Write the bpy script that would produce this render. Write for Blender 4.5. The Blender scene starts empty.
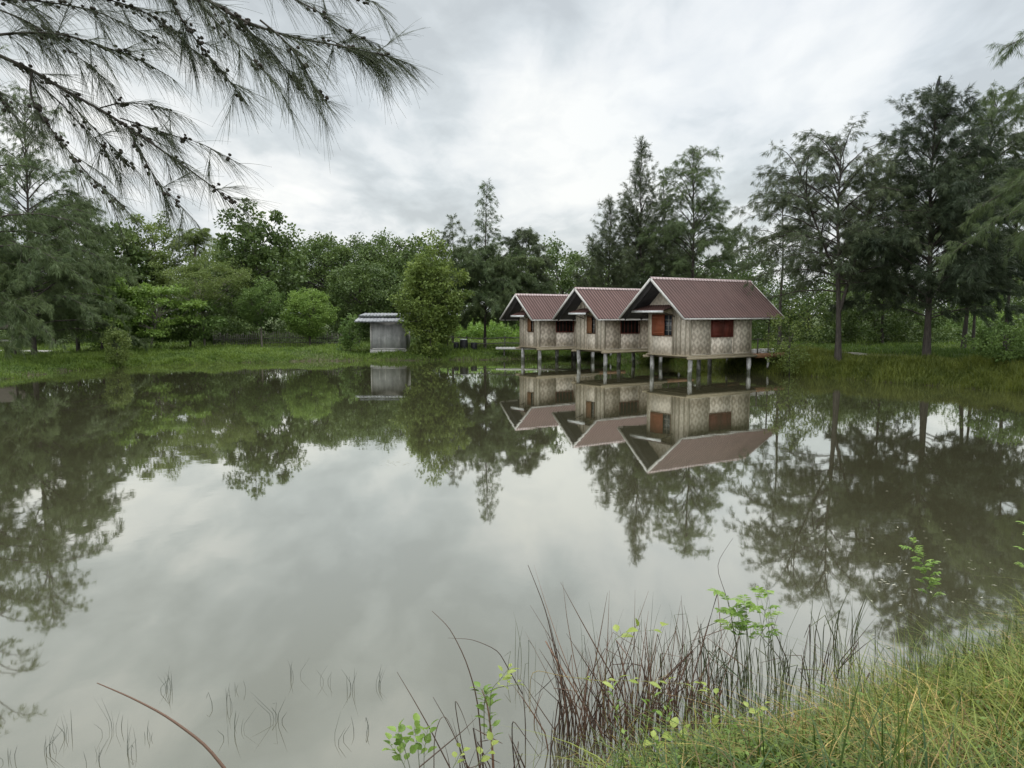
import bpy, math
import numpy as np
from mathutils import Vector

# ------------------------------------------------------------------ basics
scene = bpy.context.scene
COL = scene.collection
PI = math.pi
FPX = 775.0                      # focal length in pixels of the 1024-wide frame
CAM_H = 3.0                      # eye above the water of the pond
PITCH = math.atan(70.0 / FPX)
SP, CP = math.sin(PITCH), math.cos(PITCH)

def at(px, py, depth):
    """point at a given distance north of the camera, sighted at px, py"""
    v = 384.0 - py
    dx, dy, dz = px - 512.0, FPX * CP + v * SP, -FPX * SP + v * CP
    t = depth / dy
    return np.array([dx * t, depth, CAM_H + dz * t])

def on_level(px, py, z=0.0):
    v = 384.0 - py
    dx, dy, dz = px - 512.0, FPX * CP + v * SP, -FPX * SP + v * CP
    t = (z - CAM_H) / dz
    return np.array([dx * t, dy * t, z])

def tag(o, label=None, cat=None, group=None, kind=None):
    if label: o['label'] = label
    if cat: o['category'] = cat
    if group: o['group'] = group
    if kind: o['kind'] = kind
    return o

def empty(name, loc, label, cat, group=None, rz=0.0):
    o = bpy.data.objects.new(name, None)
    COL.objects.link(o)
    o.location = loc
    o.rotation_euler = (0, 0, rz)
    o.empty_display_size = 0.2
    return tag(o, label, cat, group)

class Geo:
    """collects vertices, faces and a per-face tint for one mesh"""
    def __init__(self):
        self.v, self.f, self.t, self.n = [], {3: [], 4: []}, {3: [], 4: []}, 0
    def add(self, v, f, tint=0.5):
        v = np.asarray(v, dtype=np.float32).reshape(-1, 3)
        f = np.asarray(f, dtype=np.int64)
        if len(f) == 0:
            return
        k = f.shape[1]
        self.v.append(v)
        self.f[k].append(f + self.n)
        t = np.broadcast_to(np.asarray(tint, dtype=np.float32), (len(f),)).copy()
        self.t[k].append(t)
        self.n += len(v)
    def box(self, lo, hi, tint=0.5, shear=None):
        x0, y0, z0 = lo; x1, y1, z1 = hi
        v = np.array([(x0,y0,z0),(x1,y0,z0),(x1,y1,z0),(x0,y1,z0),(x0,y0,z1),(x1,y0,z1),(x1,y1,z1),(x0,y1,z1)], float)
        self.add(v, [(0,3,2,1),(4,5,6,7),(0,1,5,4),(1,2,6,5),(2,3,7,6),(3,0,4,7)], tint)
    def beam(self, a, b, w, h, tint=0.5):
        """a square bar from a to b"""
        a, b = np.asarray(a, float), np.asarray(b, float)
        d = b - a; d /= np.linalg.norm(d)
        up = np.array([0, 0, 1.0]) if abs(d[2]) < 0.9 else np.array([1.0, 0, 0])
        s = np.cross(d, up); s /= np.linalg.norm(s)
        u = np.cross(s, d)
        c = [s*w/2 + u*h/2, -s*w/2 + u*h/2, -s*w/2 - u*h/2, s*w/2 - u*h/2]
        v = [a + k for k in c] + [b + k for k in c]
        self.add(v, [(0,1,2,3),(7,6,5,4),(0,4,5,1),(1,5,6,2),(2,6,7,3),(3,7,4,0)], tint)
    def tube(self, pts, rad, sides=6, tint=0.5, cap=True):
        pts = np.asarray(pts, float); n = len(pts)
        rad = np.broadcast_to(np.asarray(rad, float), (n,))
        tan = np.gradient(pts, axis=0)
        tan /= np.linalg.norm(tan, axis=1, keepdims=True) + 1e-9
        ref = np.array([0.31, 0.17, 0.93]); ref /= np.linalg.norm(ref)
        if abs(tan.mean(0) @ ref) > 0.85 * np.linalg.norm(tan.mean(0)):
            ref = np.array([0.93, 0.31, 0.17])
        s = np.cross(tan, ref); s /= np.linalg.norm(s, axis=1, keepdims=True) + 1e-9
        u = np.cross(tan, s)
        a = np.arange(sides) * 2 * PI / sides
        ring = pts[:, None, :] + rad[:, None, None] * (np.cos(a)[None, :, None] * s[:, None, :] + np.sin(a)[None, :, None] * u[:, None, :])
        i = np.arange(n - 1)[:, None] * sides; j = np.arange(sides)[None, :]; k = (j + 1) % sides
        f = np.stack([i + j, i + k, i + sides + k, i + sides + j], -1).reshape(-1, 4)
        self.add(ring.reshape(-1, 3), f, tint)
        if cap and sides == 4:
            self.add(ring[-1], [(0, 1, 2, 3)], tint)
        elif cap:
            e = np.vstack([ring[-1], pts[-1:]])
            self.add(e, [(q, (q + 1) % sides, sides) for q in range(sides)], tint)
    def build(self, name, mat, parent=None, smooth=False, origin=None):
        me = bpy.data.meshes.new(name)
        v = np.concatenate(self.v) if self.v else np.zeros((0, 3), np.float32)
        if origin is not None:
            v = v - np.asarray(origin, np.float32)
        f3 = np.concatenate(self.f[3]) if self.f[3] else np.zeros((0, 3), int)
        f4 = np.concatenate(self.f[4]) if self.f[4] else np.zeros((0, 4), int)
        t = np.concatenate(([np.concatenate(self.t[3])] if self.t[3] else []) + ([np.concatenate(self.t[4])] if self.t[4] else []))
        nf = len(f3) + len(f4)
        me.vertices.add(len(v)); me.vertices.foreach_set('co', np.ascontiguousarray(v, np.float32).ravel())
        loops = np.concatenate([f3.ravel(), f4.ravel()]).astype(np.int32)
        me.loops.add(len(loops)); me.loops.foreach_set('vertex_index', loops)
        start = np.concatenate([np.arange(len(f3)) * 3, len(f3) * 3 + np.arange(len(f4)) * 4]).astype(np.int32)
        me.polygons.add(nf); me.polygons.foreach_set('loop_start', start)
        if smooth:
            me.polygons.foreach_set('use_smooth', np.ones(nf, bool))
        at_ = me.attributes.new('tint', 'FLOAT', 'FACE')
        at_.data.foreach_set('value', t.astype(np.float32))
        me.update(calc_edges=True)
        me.materials.append(mat)
        o = bpy.data.objects.new(name, me)
        COL.objects.link(o)
        if parent is not None:
            o.parent = parent
        elif origin is not None:
            o.location = [float(q) for q in origin]
        return o

def unit(a):
    return a / (np.linalg.norm(a, axis=-1, keepdims=True) + 1e-9)

# ------------------------------------------------------------------ materials
def new_mat(name):
    m = bpy.data.materials.new(name); m.use_nodes = True
    nt = m.node_tree; nt.nodes.clear()
    out = nt.nodes.new('ShaderNodeOutputMaterial')
    return m, nt, out
def N(nt, typ, **kw):
    n = nt.nodes.new(typ)
    for k, v in kw.items():
        if k in n.inputs.keys(): n.inputs[k].default_value = v
        else: setattr(n, k, v)
    return n
def L(nt, a, b): nt.links.new(a, b)
def rgba(c): return (c[0], c[1], c[2], 1.0)
def math_node(nt, op, a, b=None, c=None):
    n = nt.nodes.new('ShaderNodeMath'); n.operation = op
    for i, x in enumerate((a, b, c)):
        if x is None: continue
        if isinstance(x, (int, float)): n.inputs[i].default_value = x
        else: nt.links.new(x, n.inputs[i])
    return n.outputs[0]
def mixcol(nt, fac, a, b):
    n = nt.nodes.new('ShaderNodeMix'); n.data_type = 'RGBA'
    for s, x in ((n.inputs[0], fac), (n.inputs[6], a), (n.inputs[7], b)):
        if isinstance(x, (int, float)): s.default_value = x
        elif isinstance(x, (tuple, list)): s.default_value = rgba(x)
        else: nt.links.new(x, s)
    return n.outputs[2]

def foliage_mat(name, dark, light, trans=0.3, rough=0.55):
    m, nt, out = new_mat(name)
    a = N(nt, 'ShaderNodeAttribute', attribute_name='tint')
    col = mixcol(nt, a.outputs['Fac'], dark, light)
    p = N(nt, 'ShaderNodeBsdfPrincipled'); p.inputs['Roughness'].default_value = rough
    p.inputs['Specular IOR Level'].default_value = 0.3
    L(nt, col, p.inputs['Base Color'])
    if trans > 0:
        t = N(nt, 'ShaderNodeBsdfTranslucent'); L(nt, col, t.inputs['Color'])
        mx = N(nt, 'ShaderNodeMixShader'); mx.inputs[0].default_value = trans
        L(nt, p.outputs[0], mx.inputs[1]); L(nt, t.outputs[0], mx.inputs[2]); L(nt, mx.outputs[0], out.inputs[0])
    else:
        L(nt, p.outputs[0], out.inputs[0])
    return m

def noisy_mat(name, c1, c2, scale=6.0, rough=0.8, bump=0.0, stretch=(1, 1, 1), detail=6.0, use_tint=False, spec=0.3):
    m, nt, out = new_mat(name)
    tc = N(nt, 'ShaderNodeTexCoord'); mp = N(nt, 'ShaderNodeMapping')
    mp.inputs['Scale'].default_value = stretch
    L(nt, tc.outputs['Object'], mp.inputs['Vector'])
    nz = N(nt, 'ShaderNodeTexNoise'); nz.inputs['Scale'].default_value = scale; nz.inputs['Detail'].default_value = detail
    nz.inputs['Roughness'].default_value = 0.65
    L(nt, mp.outputs[0], nz.inputs['Vector'])
    r = N(nt, 'ShaderNodeMapRange'); r.inputs[1].default_value = 0.32; r.inputs[2].default_value = 0.68
    L(nt, nz.outputs[0], r.inputs[0])
    fac = r.outputs[0]
    if use_tint:
        a = N(nt, 'ShaderNodeAttribute', attribute_name='tint')
        fac = math_node(nt, 'MULTIPLY_ADD', a.outputs['Fac'], 0.6, math_node(nt, 'MULTIPLY', fac, 0.4))
    col = mixcol(nt, fac, c1, c2)
    p = N(nt, 'ShaderNodeBsdfPrincipled'); p.inputs['Roughness'].default_value = rough
    p.inputs['Specular IOR Level'].default_value = spec
    L(nt, col, p.inputs['Base Color'])
    if bump:
        b = N(nt, 'ShaderNodeBump'); b.inputs['Strength'].default_value = bump; b.inputs['Distance'].default_value = 0.02
        L(nt, nz.outputs[0], b.inputs['Height']); L(nt, b.outputs[0], p.inputs['Normal'])
    L(nt, p.outputs[0], out.inputs[0])
    return m

M = {}
M['needle_dark']  = foliage_mat('needle_dark',  (0.054, 0.073, 0.036), (0.112, 0.135, 0.06), 0.25)
M['needle_deep']  = foliage_mat('needle_deep',  (0.038, 0.056, 0.03), (0.08, 0.104, 0.048), 0.2)
M['needle_olive'] = foliage_mat('needle_olive', (0.062, 0.092, 0.034), (0.128, 0.168, 0.06), 0.3)
M['needle_near']  = foliage_mat('needle_near',  (0.055, 0.068, 0.036), (0.120, 0.138, 0.066), 0.3)
M['leaf_dark']    = foliage_mat('leaf_dark',    (0.054, 0.088, 0.023), (0.124, 0.172, 0.043), 0.3)
M['leaf_mid']     = foliage_mat('leaf_mid',     (0.07, 0.122, 0.028), (0.155, 0.228, 0.055), 0.35)
M['leaf_bright']  = foliage_mat('leaf_bright',  (0.11, 0.185, 0.032), (0.22, 0.31, 0.066), 0.4)
M['leaf_olive']   = foliage_mat('leaf_olive',   (0.092, 0.132, 0.03), (0.185, 0.23, 0.058), 0.35)
M['leaf_bush']    = foliage_mat('leaf_bush',    (0.085, 0.128, 0.026), (0.200, 0.255, 0.056), 0.35)
M['leaf_fresh']   = foliage_mat('leaf_fresh',   (0.120, 0.215, 0.036), (0.270, 0.390, 0.080), 0.4, 0.45)
M['leaf_lime']    = foliage_mat('leaf_lime',    (0.230, 0.300, 0.050), (0.380, 0.440, 0.110), 0.4, 0.45)
M['bank_grass']   = foliage_mat('bank_grass',   (0.055, 0.100, 0.014), (0.170, 0.240, 0.040), 0.35)
M['bank_grass_olive'] = foliage_mat('bank_grass_olive', (0.060, 0.082, 0.012), (0.175, 0.200, 0.036), 0.35)
M['near_grass']   = foliage_mat('near_grass',   (0.022, 0.052, 0.006), (0.185, 0.215, 0.032), 0.18)
M['straw']        = foliage_mat('straw',        (0.095, 0.058, 0.018), (0.400, 0.290, 0.085), 0.1)
M['reed']         = foliage_mat('reed',         (0.036, 0.026, 0.020), (0.180, 0.100, 0.062), 0.0, 0.6)
M['reed_green']   = foliage_mat('reed_green',   (0.038, 0.048, 0.026), (0.125, 0.135, 0.060), 0.0, 0.6)
M['sprig']        = foliage_mat('sprig',        (0.030, 0.036, 0.026), (0.062, 0.072, 0.045), 0.0, 0.6)
M['cone']         = noisy_mat('cone', (0.018, 0.014, 0.010), (0.045, 0.034, 0.024), 180, 0.8, 0.4)
M['twig']         = noisy_mat('twig', (0.030, 0.024, 0.020), (0.070, 0.058, 0.048), 40, 0.85, 0.3)
M['bark']         = noisy_mat('bark', (0.030, 0.025, 0.021), (0.085, 0.072, 0.060), 5, 0.9, 0.8, (3, 3, 0.6))
M['bark_pale']    = noisy_mat('bark_pale', (0.110, 0.095, 0.075), (0.210, 0.185, 0.150), 5, 0.9, 0.6, (3, 3, 0.6))
M['post']         = None
M['beam']         = noisy_mat('beam', (0.230, 0.185, 0.120), (0.360, 0.305, 0.210), 4, 0.75, 0.3, (1, 1, 4))
M['plank']        = noisy_mat('plank', (0.180, 0.095, 0.050), (0.300, 0.170, 0.090), 4, 0.75, 0.3, (1, 1, 4))
M['old_wood']     = noisy_mat('old_wood', (0.060, 0.055, 0.050), (0.140, 0.125, 0.110), 4, 0.9, 0.5, (4, 4, 0.7))
M['pale_trim']    = noisy_mat('pale_trim', (0.380, 0.360, 0.330), (0.520, 0.500, 0.470), 3, 0.7, 0.1)
M['white_trim']   = noisy_mat('white_trim', (0.560, 0.560, 0.550), (0.720, 0.720, 0.710), 3, 0.6, 0.1)
M['shutter']      = noisy_mat('shutter', (0.230, 0.066, 0.030), (0.330, 0.105, 0.050), 5, 0.6, 0.2, (4, 4, 0.5))
M['shutter_brown']= noisy_mat('shutter_brown', (0.230, 0.105, 0.050), (0.330, 0.165, 0.085), 5, 0.6, 0.2, (4, 4, 0.5))
M['shutter_dark'] = noisy_mat('shutter_dark', (0.105, 0.026, 0.018), (0.170, 0.042, 0.028), 5, 0.6, 0.2, (4, 4, 0.5))
M['frame_wood']   = noisy_mat('frame_wood', (0.120, 0.080, 0.050), (0.220, 0.150, 0.100), 5, 0.7, 0.2)
M['dark_inside']  = noisy_mat('dark_inside', (0.012, 0.010, 0.009), (0.030, 0.024, 0.020), 3, 0.9)
M['window_pane']  = noisy_mat('window_pane', (0.030, 0.036, 0.042), (0.060, 0.070, 0.080), 2, 0.25, spec=0.6)
M['zinc']         = noisy_mat('zinc', (0.085, 0.088, 0.095), (0.270, 0.275, 0.285), 1.6, 0.5, 0.1)
M['shed_wall']    = noisy_mat('shed_wall', (0.190, 0.190, 0.185), (0.460, 0.455, 0.440), 1.3, 0.9, 0.3, (1.4, 1.4, 0.6))
M['concrete']     = noisy_mat('concrete', (0.240, 0.230, 0.210), (0.400, 0.385, 0.355), 2.5, 0.9, 0.3)
M['thatch']       = noisy_mat('thatch', (0.016, 0.013, 0.009), (0.042, 0.034, 0.024), 9, 0.95, 0.7, (3, 3, 0.5))
M['black_plastic']= noisy_mat('black_plastic', (0.012, 0.012, 0.013), (0.026, 0.026, 0.027), 5, 0.5)
M['bird_dark']    = noisy_mat('bird_dark', (0.015, 0.015, 0.017), (0.035, 0.034, 0.034), 20, 0.7)
M['path']         = noisy_mat('path', (0.060, 0.066, 0.044), (0.120, 0.118, 0.096), 1.2, 0.95, 0.3)
M['floating_leaf']= foliage_mat('floating_leaf', (0.20, 0.19, 0.12), (0.42, 0.41, 0.32), 0.0)

def roof_mat(name, c1, c2):
    m, nt, out = new_mat(name)
    tc = N(nt, 'ShaderNodeTexCoord')
    mp = N(nt, 'ShaderNodeMapping'); mp.inputs['Scale'].default_value = (5.0, 0.35, 0.35); L(nt, tc.outputs['Object'], mp.inputs[0])
    oi = N(nt, 'ShaderNodeObjectInfo')
    off = N(nt, 'ShaderNodeVectorMath', operation='ADD'); L(nt, mp.outputs[0], off.inputs[0]); L(nt, oi.outputs['Location'], off.inputs[1])
    nz = N(nt, 'ShaderNodeTexNoise', Scale=1.6, Detail=8.0); L(nt, off.outputs[0], nz.inputs['Vector'])
    n2 = N(nt, 'ShaderNodeTexNoise', Scale=0.8, Detail=5.0); L(nt, tc.outputs['Object'], n2.inputs['Vector'])
    sx = N(nt, 'ShaderNodeSeparateXYZ'); L(nt, tc.outputs['Object'], sx.inputs[0])
    s = math_node(nt, 'ADD', math_node(nt, 'MULTIPLY', nz.outputs[0], 0.6), math_node(nt, 'MULTIPLY', n2.outputs[0], 0.4))
    r = N(nt, 'ShaderNodeMapRange'); r.inputs[1].default_value = 0.36; r.inputs[2].default_value = 0.64; L(nt, s, r.inputs[0])
    # rib shading painted in: darker stripe along the trough beside each rib
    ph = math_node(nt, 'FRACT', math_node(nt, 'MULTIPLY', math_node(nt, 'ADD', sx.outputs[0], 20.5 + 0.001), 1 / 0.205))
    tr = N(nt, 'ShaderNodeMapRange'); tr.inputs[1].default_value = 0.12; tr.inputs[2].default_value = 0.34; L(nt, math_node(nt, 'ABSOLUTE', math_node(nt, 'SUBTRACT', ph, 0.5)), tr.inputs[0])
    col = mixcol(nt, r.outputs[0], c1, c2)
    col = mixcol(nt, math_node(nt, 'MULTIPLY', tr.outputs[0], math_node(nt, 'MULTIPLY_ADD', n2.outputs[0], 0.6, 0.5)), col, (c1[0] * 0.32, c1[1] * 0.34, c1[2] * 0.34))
    n3 = N(nt, 'ShaderNodeTexNoise', Scale=2.3, Detail=10.0, Roughness=0.75); L(nt, off.outputs[0], n3.inputs['Vector'])
    ru = N(nt, 'ShaderNodeMapRange'); ru.inputs[1].default_value = 0.60; ru.inputs[2].default_value = 0.72; L(nt, n3.outputs[0], ru.inputs[0])
    col = mixcol(nt, math_node(nt, 'MULTIPLY', ru.outputs[0], 0.6), col, (0.24, 0.175, 0.155))
    p = N(nt, 'ShaderNodeBsdfPrincipled', Roughness=0.65); p.inputs['Specular IOR Level'].default_value = 0.2
    L(nt, col, p.inputs['Base Color'])
    L(nt, p.outputs[0], out.inputs[0])
    return m
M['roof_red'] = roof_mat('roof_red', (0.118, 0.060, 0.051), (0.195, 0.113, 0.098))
M['ridge'] = noisy_mat('ridge', (0.27, 0.20, 0.19), (0.37, 0.29, 0.28), 3, 0.5)
M['roof_under'] = noisy_mat('roof_under', (0.045, 0.043, 0.045), (0.085, 0.080, 0.080), 2, 0.8)

def weave_mat(name, k, pale, brown, contrast=1.0):
    """diamond twill of woven bamboo strips"""
    m, nt, out = new_mat(name)
    tc = N(nt, 'ShaderNodeTexCoord'); sx = N(nt, 'ShaderNodeSeparateXYZ'); L(nt, tc.outputs['Object'], sx.inputs[0])
    nzw = N(nt, 'ShaderNodeTexNoise', Scale=3.0, Detail=2.0); L(nt, tc.outputs['Object'], nzw.inputs['Vector'])
    wob = math_node(nt, 'MULTIPLY', math_node(nt, 'SUBTRACT', nzw.outputs[0], 0.5), 0.06)
    h = math_node(nt, 'ADD', math_node(nt, 'ADD', sx.outputs[0], sx.outputs[1]), wob)
    z = math_node(nt, 'ADD', sx.outputs[2], wob)
    def tri(x, s):   # triangle wave 0..1
        return math_node(nt, 'PINGPONG', math_node(nt, 'MULTIPLY', x, s), 1.0)
    d = math_node(nt, 'ADD', tri(h, k), tri(z, k * 0.9))                       # concentric diamonds
    rings = math_node(nt, 'PINGPONG', math_node(nt, 'MULTIPLY', d, 1.5), 1.0)
    strip = math_node(nt, 'PINGPONG', math_node(nt, 'MULTIPLY', h, 28.0), 1.0)
    strip2 = math_node(nt, 'PINGPONG', math_node(nt, 'MULTIPLY', z, 28.0), 1.0)
    oi = N(nt, 'ShaderNodeObjectInfo')
    off = N(nt, 'ShaderNodeVectorMath', operation='ADD'); L(nt, tc.outputs['Object'], off.inputs[0]); L(nt, oi.outputs['Location'], off.inputs[1])
    nz = N(nt, 'ShaderNodeTexNoise', Scale=1.3, Detail=6.0); L(nt, off.outputs[0], nz.inputs['Vector'])
    dm = N(nt, 'ShaderNodeMapping'); dm.inputs['Scale'].default_value = (5.0, 5.0, 0.5); L(nt, off.outputs[0], dm.inputs[0])
    drip = N(nt, 'ShaderNodeTexNoise', Scale=1.4, Detail=5.0); L(nt, dm.outputs[0], drip.inputs['Vector'])
    dr = N(nt, 'ShaderNodeMapRange'); dr.inputs[1].default_value = 0.52; dr.inputs[2].default_value = 0.74; L(nt, drip.outputs[0], dr.inputs[0])
    r = N(nt, 'ShaderNodeMapRange'); r.inputs[1].default_value = 0.35; r.inputs[2].default_value = 0.65; L(nt, rings, r.inputs[0])
    r.interpolation_type = 'SMOOTHSTEP'
    fac = math_node(nt, 'ADD', math_node(nt, 'MULTIPLY', r.outputs[0], 0.62 * contrast), math_node(nt, 'MULTIPLY', nz.outputs[0], 0.45))
    fac = math_node(nt, 'ADD', fac, math_node(nt, 'MULTIPLY', math_node(nt, 'MULTIPLY', strip, strip2), 0.12))
    p = N(nt, 'ShaderNodeBsdfPrincipled', Roughness=0.75); p.inputs['Specular IOR Level'].default_value = 0.2
    n = nt.nodes.new('ShaderNodeMix'); n.data_type = 'RGBA'; n.clamp_factor = True
    L(nt, fac, n.inputs[0]); n.inputs[6].default_value = rgba(brown); n.inputs[7].default_value = rgba(pale)
    L(nt, mixcol(nt, math_node(nt, 'MULTIPLY', dr.outputs[0], 0.45), n.outputs[2], (brown[0] * 0.55, brown[1] * 0.5, brown[2] * 0.45)), p.inputs['Base Color'])
    b = N(nt, 'ShaderNodeBump', Strength=0.4); b.inputs['Distance'].default_value = 0.01
    L(nt, strip, b.inputs['Height']); L(nt, b.outputs[0], p.inputs['Normal'])
    L(nt, p.outputs[0], out.inputs[0])
    return m
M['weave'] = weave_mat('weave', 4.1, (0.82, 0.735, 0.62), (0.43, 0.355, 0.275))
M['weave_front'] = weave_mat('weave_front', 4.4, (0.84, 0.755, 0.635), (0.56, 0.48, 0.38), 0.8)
def post_mat():
    m = noisy_mat('post', (0.130, 0.122, 0.105), (0.600, 0.585, 0.560), 7, 0.85, 0.4, (1, 1, 0.5))
    nt = m.node_tree
    p = [n for n in nt.nodes if n.type == 'BSDF_PRINCIPLED'][0]
    src = p.inputs['Base Color'].links[0].from_socket
    geo = N(nt, 'ShaderNodeNewGeometry'); sx = N(nt, 'ShaderNodeSeparateXYZ'); L(nt, geo.outputs['Position'], sx.inputs[0])
    nz = N(nt, 'ShaderNodeTexNoise', Scale=9.0, Detail=4.0); L(nt, geo.outputs['Position'], nz.inputs['Vector'])
    h = math_node(nt, 'ADD', sx.outputs[2], math_node(nt, 'MULTIPLY', nz.outputs[0], -0.3))
    r = N(nt, 'ShaderNodeMapRange'); r.inputs[1].default_value = 0.16; r.inputs[2].default_value = 0.02; r.inputs[3].default_value = 0.0; r.inputs[4].default_value = 0.8; L(nt, h, r.inputs[0])
    L(nt, mixcol(nt, r.outputs[0], src, (0.050, 0.055, 0.030)), p.inputs['Base Color'])
    return m
M['post'] = post_mat()
M['batten'] = noisy_mat('batten', (0.330, 0.280, 0.210), (0.560, 0.500, 0.400), 4, 0.7, 0.2, (4, 4, 0.5))

# ------------------------------------------------------------------ pond outline and terrain
UDIR = np.array([-0.553, 0.833]); VDIR = np.array([0.833, 0.553])
POND = np.array([(-1.0,4.0),(0.2,4.4),(1.0,4.78),(2.2,5.2),(3.2,5.75),(4.6,6.6),(8,9),(14,14.5),(20.5,21),(22.2,26),(20.9,28.2),
                 (17.0,34.0),(13.2,39.9),(9.4,45.5),(5.9,50.7),(2.6,52.2),(-0.8,51.2),(-4.7,50.4),(-10.5,50.0),(-17.5,47.6),(-21.8,45),
                 (-23.4,39.5),(-23.8,34),(-23,18),(-19,8),(-10,3.6),(-4,3.5)])

def signed_dist(X, Y):
    """distance to the water's edge, positive on land"""
    X = np.asarray(X, float); Y = np.asarray(Y, float)
    best = np.full(X.shape, 1e9); inside = np.zeros(X.shape, bool)
    n = len(POND)
    for i in range(n):
        ax, ay = POND[i]; bx, by = POND[(i + 1) % n]
        ex, ey = bx - ax, by - ay
        t = np.clip(((X - ax) * ex + (Y - ay) * ey) / (ex * ex + ey * ey), 0, 1)
        best = np.minimum(best, (X - ax - t * ex) ** 2 + (Y - ay - t * ey) ** 2)
        c = ((ay > Y) != (by > Y))
        with np.errstate(divide='ignore', invalid='ignore'):
            xi = ex * (Y - ay) / (ey if ey != 0 else 1e-9) + ax
        inside ^= c & (X < xi)
    d = np.sqrt(best)
    return np.where(inside, -d, d)

def wob(X, Y):
    return 0.06 * np.sin(X * 0.9 + 1.3 * np.sin(Y * 0.5)) + 0.05 * np.sin(Y * 1.1 + X * 0.37) + 0.03 * np.sin(X * 2.3 - Y * 1.9)

def sstep(a, b, x):
    t = np.clip((x - a) / (b - a), 0, 1); return t * t * (3 - 2 * t)

def ground_z(X, Y):
    X = np.asarray(X, float); Y = np.asarray(Y, float)
    edge = 0.25 * np.sin(X * 1.3 + Y * 0.7) + 0.16 * np.sin(X * 2.9 - Y * 2.1)
    far = sstep(8, 16, Y)
    d = signed_dist(X, Y) + edge * far
    top = 0.52 + 0.45 * sstep(4, 12, X) * sstep(15, 25, Y) + 0.80 * (1 - sstep(6, 14, Y))
    z = np.where(d > 0, top * (1 - np.exp(-np.maximum(d, 0) / 1.5)), np.maximum(d * 0.5, -1.2))
    return z + wob(X, Y) * sstep(0.2, 2.0, d)

def axis(lo, hi, fine_lo, fine_hi, step):
    a = np.arange(fine_lo, fine_hi + 1e-6, step)
    def ext(s, e):
        out, x, q = [], s, step
        while (x < e if e > s else x > e):
            q *= 1.35; x += q if e > s else -q
            out.append(x)
        return out
    return np.array(sorted(ext(fine_lo, lo)) + list(a) + ext(fine_hi, hi))

gx = axis(-900, 900, -34, 36, 0.45); gy = axis(-300, 1500, -3, 72, 0.45)
GX, GY = np.meshgrid(gx, gy, indexing='ij')
GZ = ground_z(GX, GY)
nx, ny = len(gx), len(gy)
g = Geo()
ii, jj = np.meshgrid(np.arange(nx - 1), np.arange(ny - 1), indexing='ij')
q = ii * ny + jj
g.add(np.stack([GX, GY, GZ], -1).reshape(-1, 3), np.stack([q, q + ny, q + ny + 1, q + 1], -1).reshape(-1, 4))
def ground_mat():
    m, nt, out = new_mat('ground')
    tc = N(nt, 'ShaderNodeTexCoord')
    n1 = N(nt, 'ShaderNodeTexNoise', Scale=0.35, Detail=6.0); L(nt, tc.outputs['Object'], n1.inputs['Vector'])
    n2 = N(nt, 'ShaderNodeTexNoise', Scale=5.0, Detail=8.0); L(nt, tc.outputs['Object'], n2.inputs['Vector'])
    r = N(nt, 'ShaderNodeMapRange'); r.inputs[1].default_value = 0.38; r.inputs[2].default_value = 0.62; L(nt, n1.outputs[0], r.inputs[0])
    c = mixcol(nt, r.outputs[0], (0.050, 0.085, 0.022), (0.090, 0.110, 0.036))
    c2 = mixcol(nt, n2.outputs[0], (0.026, 0.030, 0.012), c)
    geo = N(nt, 'ShaderNodeNewGeometry'); sx = N(nt, 'ShaderNodeSeparateXYZ'); L(nt, geo.outputs['Position'], sx.inputs[0])
    w = N(nt, 'ShaderNodeMapRange'); w.inputs[1].default_value = 0.03; w.inputs[2].default_value = 0.22; L(nt, sx.outputs[2], w.inputs[0])
    mud = mixcol(nt, n2.outputs[0], (0.045, 0.036, 0.024), (0.085, 0.070, 0.046))
    c3 = mixcol(nt, w.outputs[0], mud, c2)
    p = N(nt, 'ShaderNodeBsdfPrincipled', Roughness=0.95); p.inputs['Specular IOR Level'].default_value = 0.15
    L(nt, c3, p.inputs['Base Color'])
    b = N(nt, 'ShaderNodeBump', Strength=0.6); b.inputs['Distance'].default_value = 0.08
    L(nt, n2.outputs[0], b.inputs['Height']); L(nt, b.outputs[0], p.inputs['Normal'])
    L(nt, p.outputs[0], out.inputs[0])
    return m
tag(g.build('ground', ground_mat(), smooth=True), 'grassy ground around the pond', kind='structure')

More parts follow.
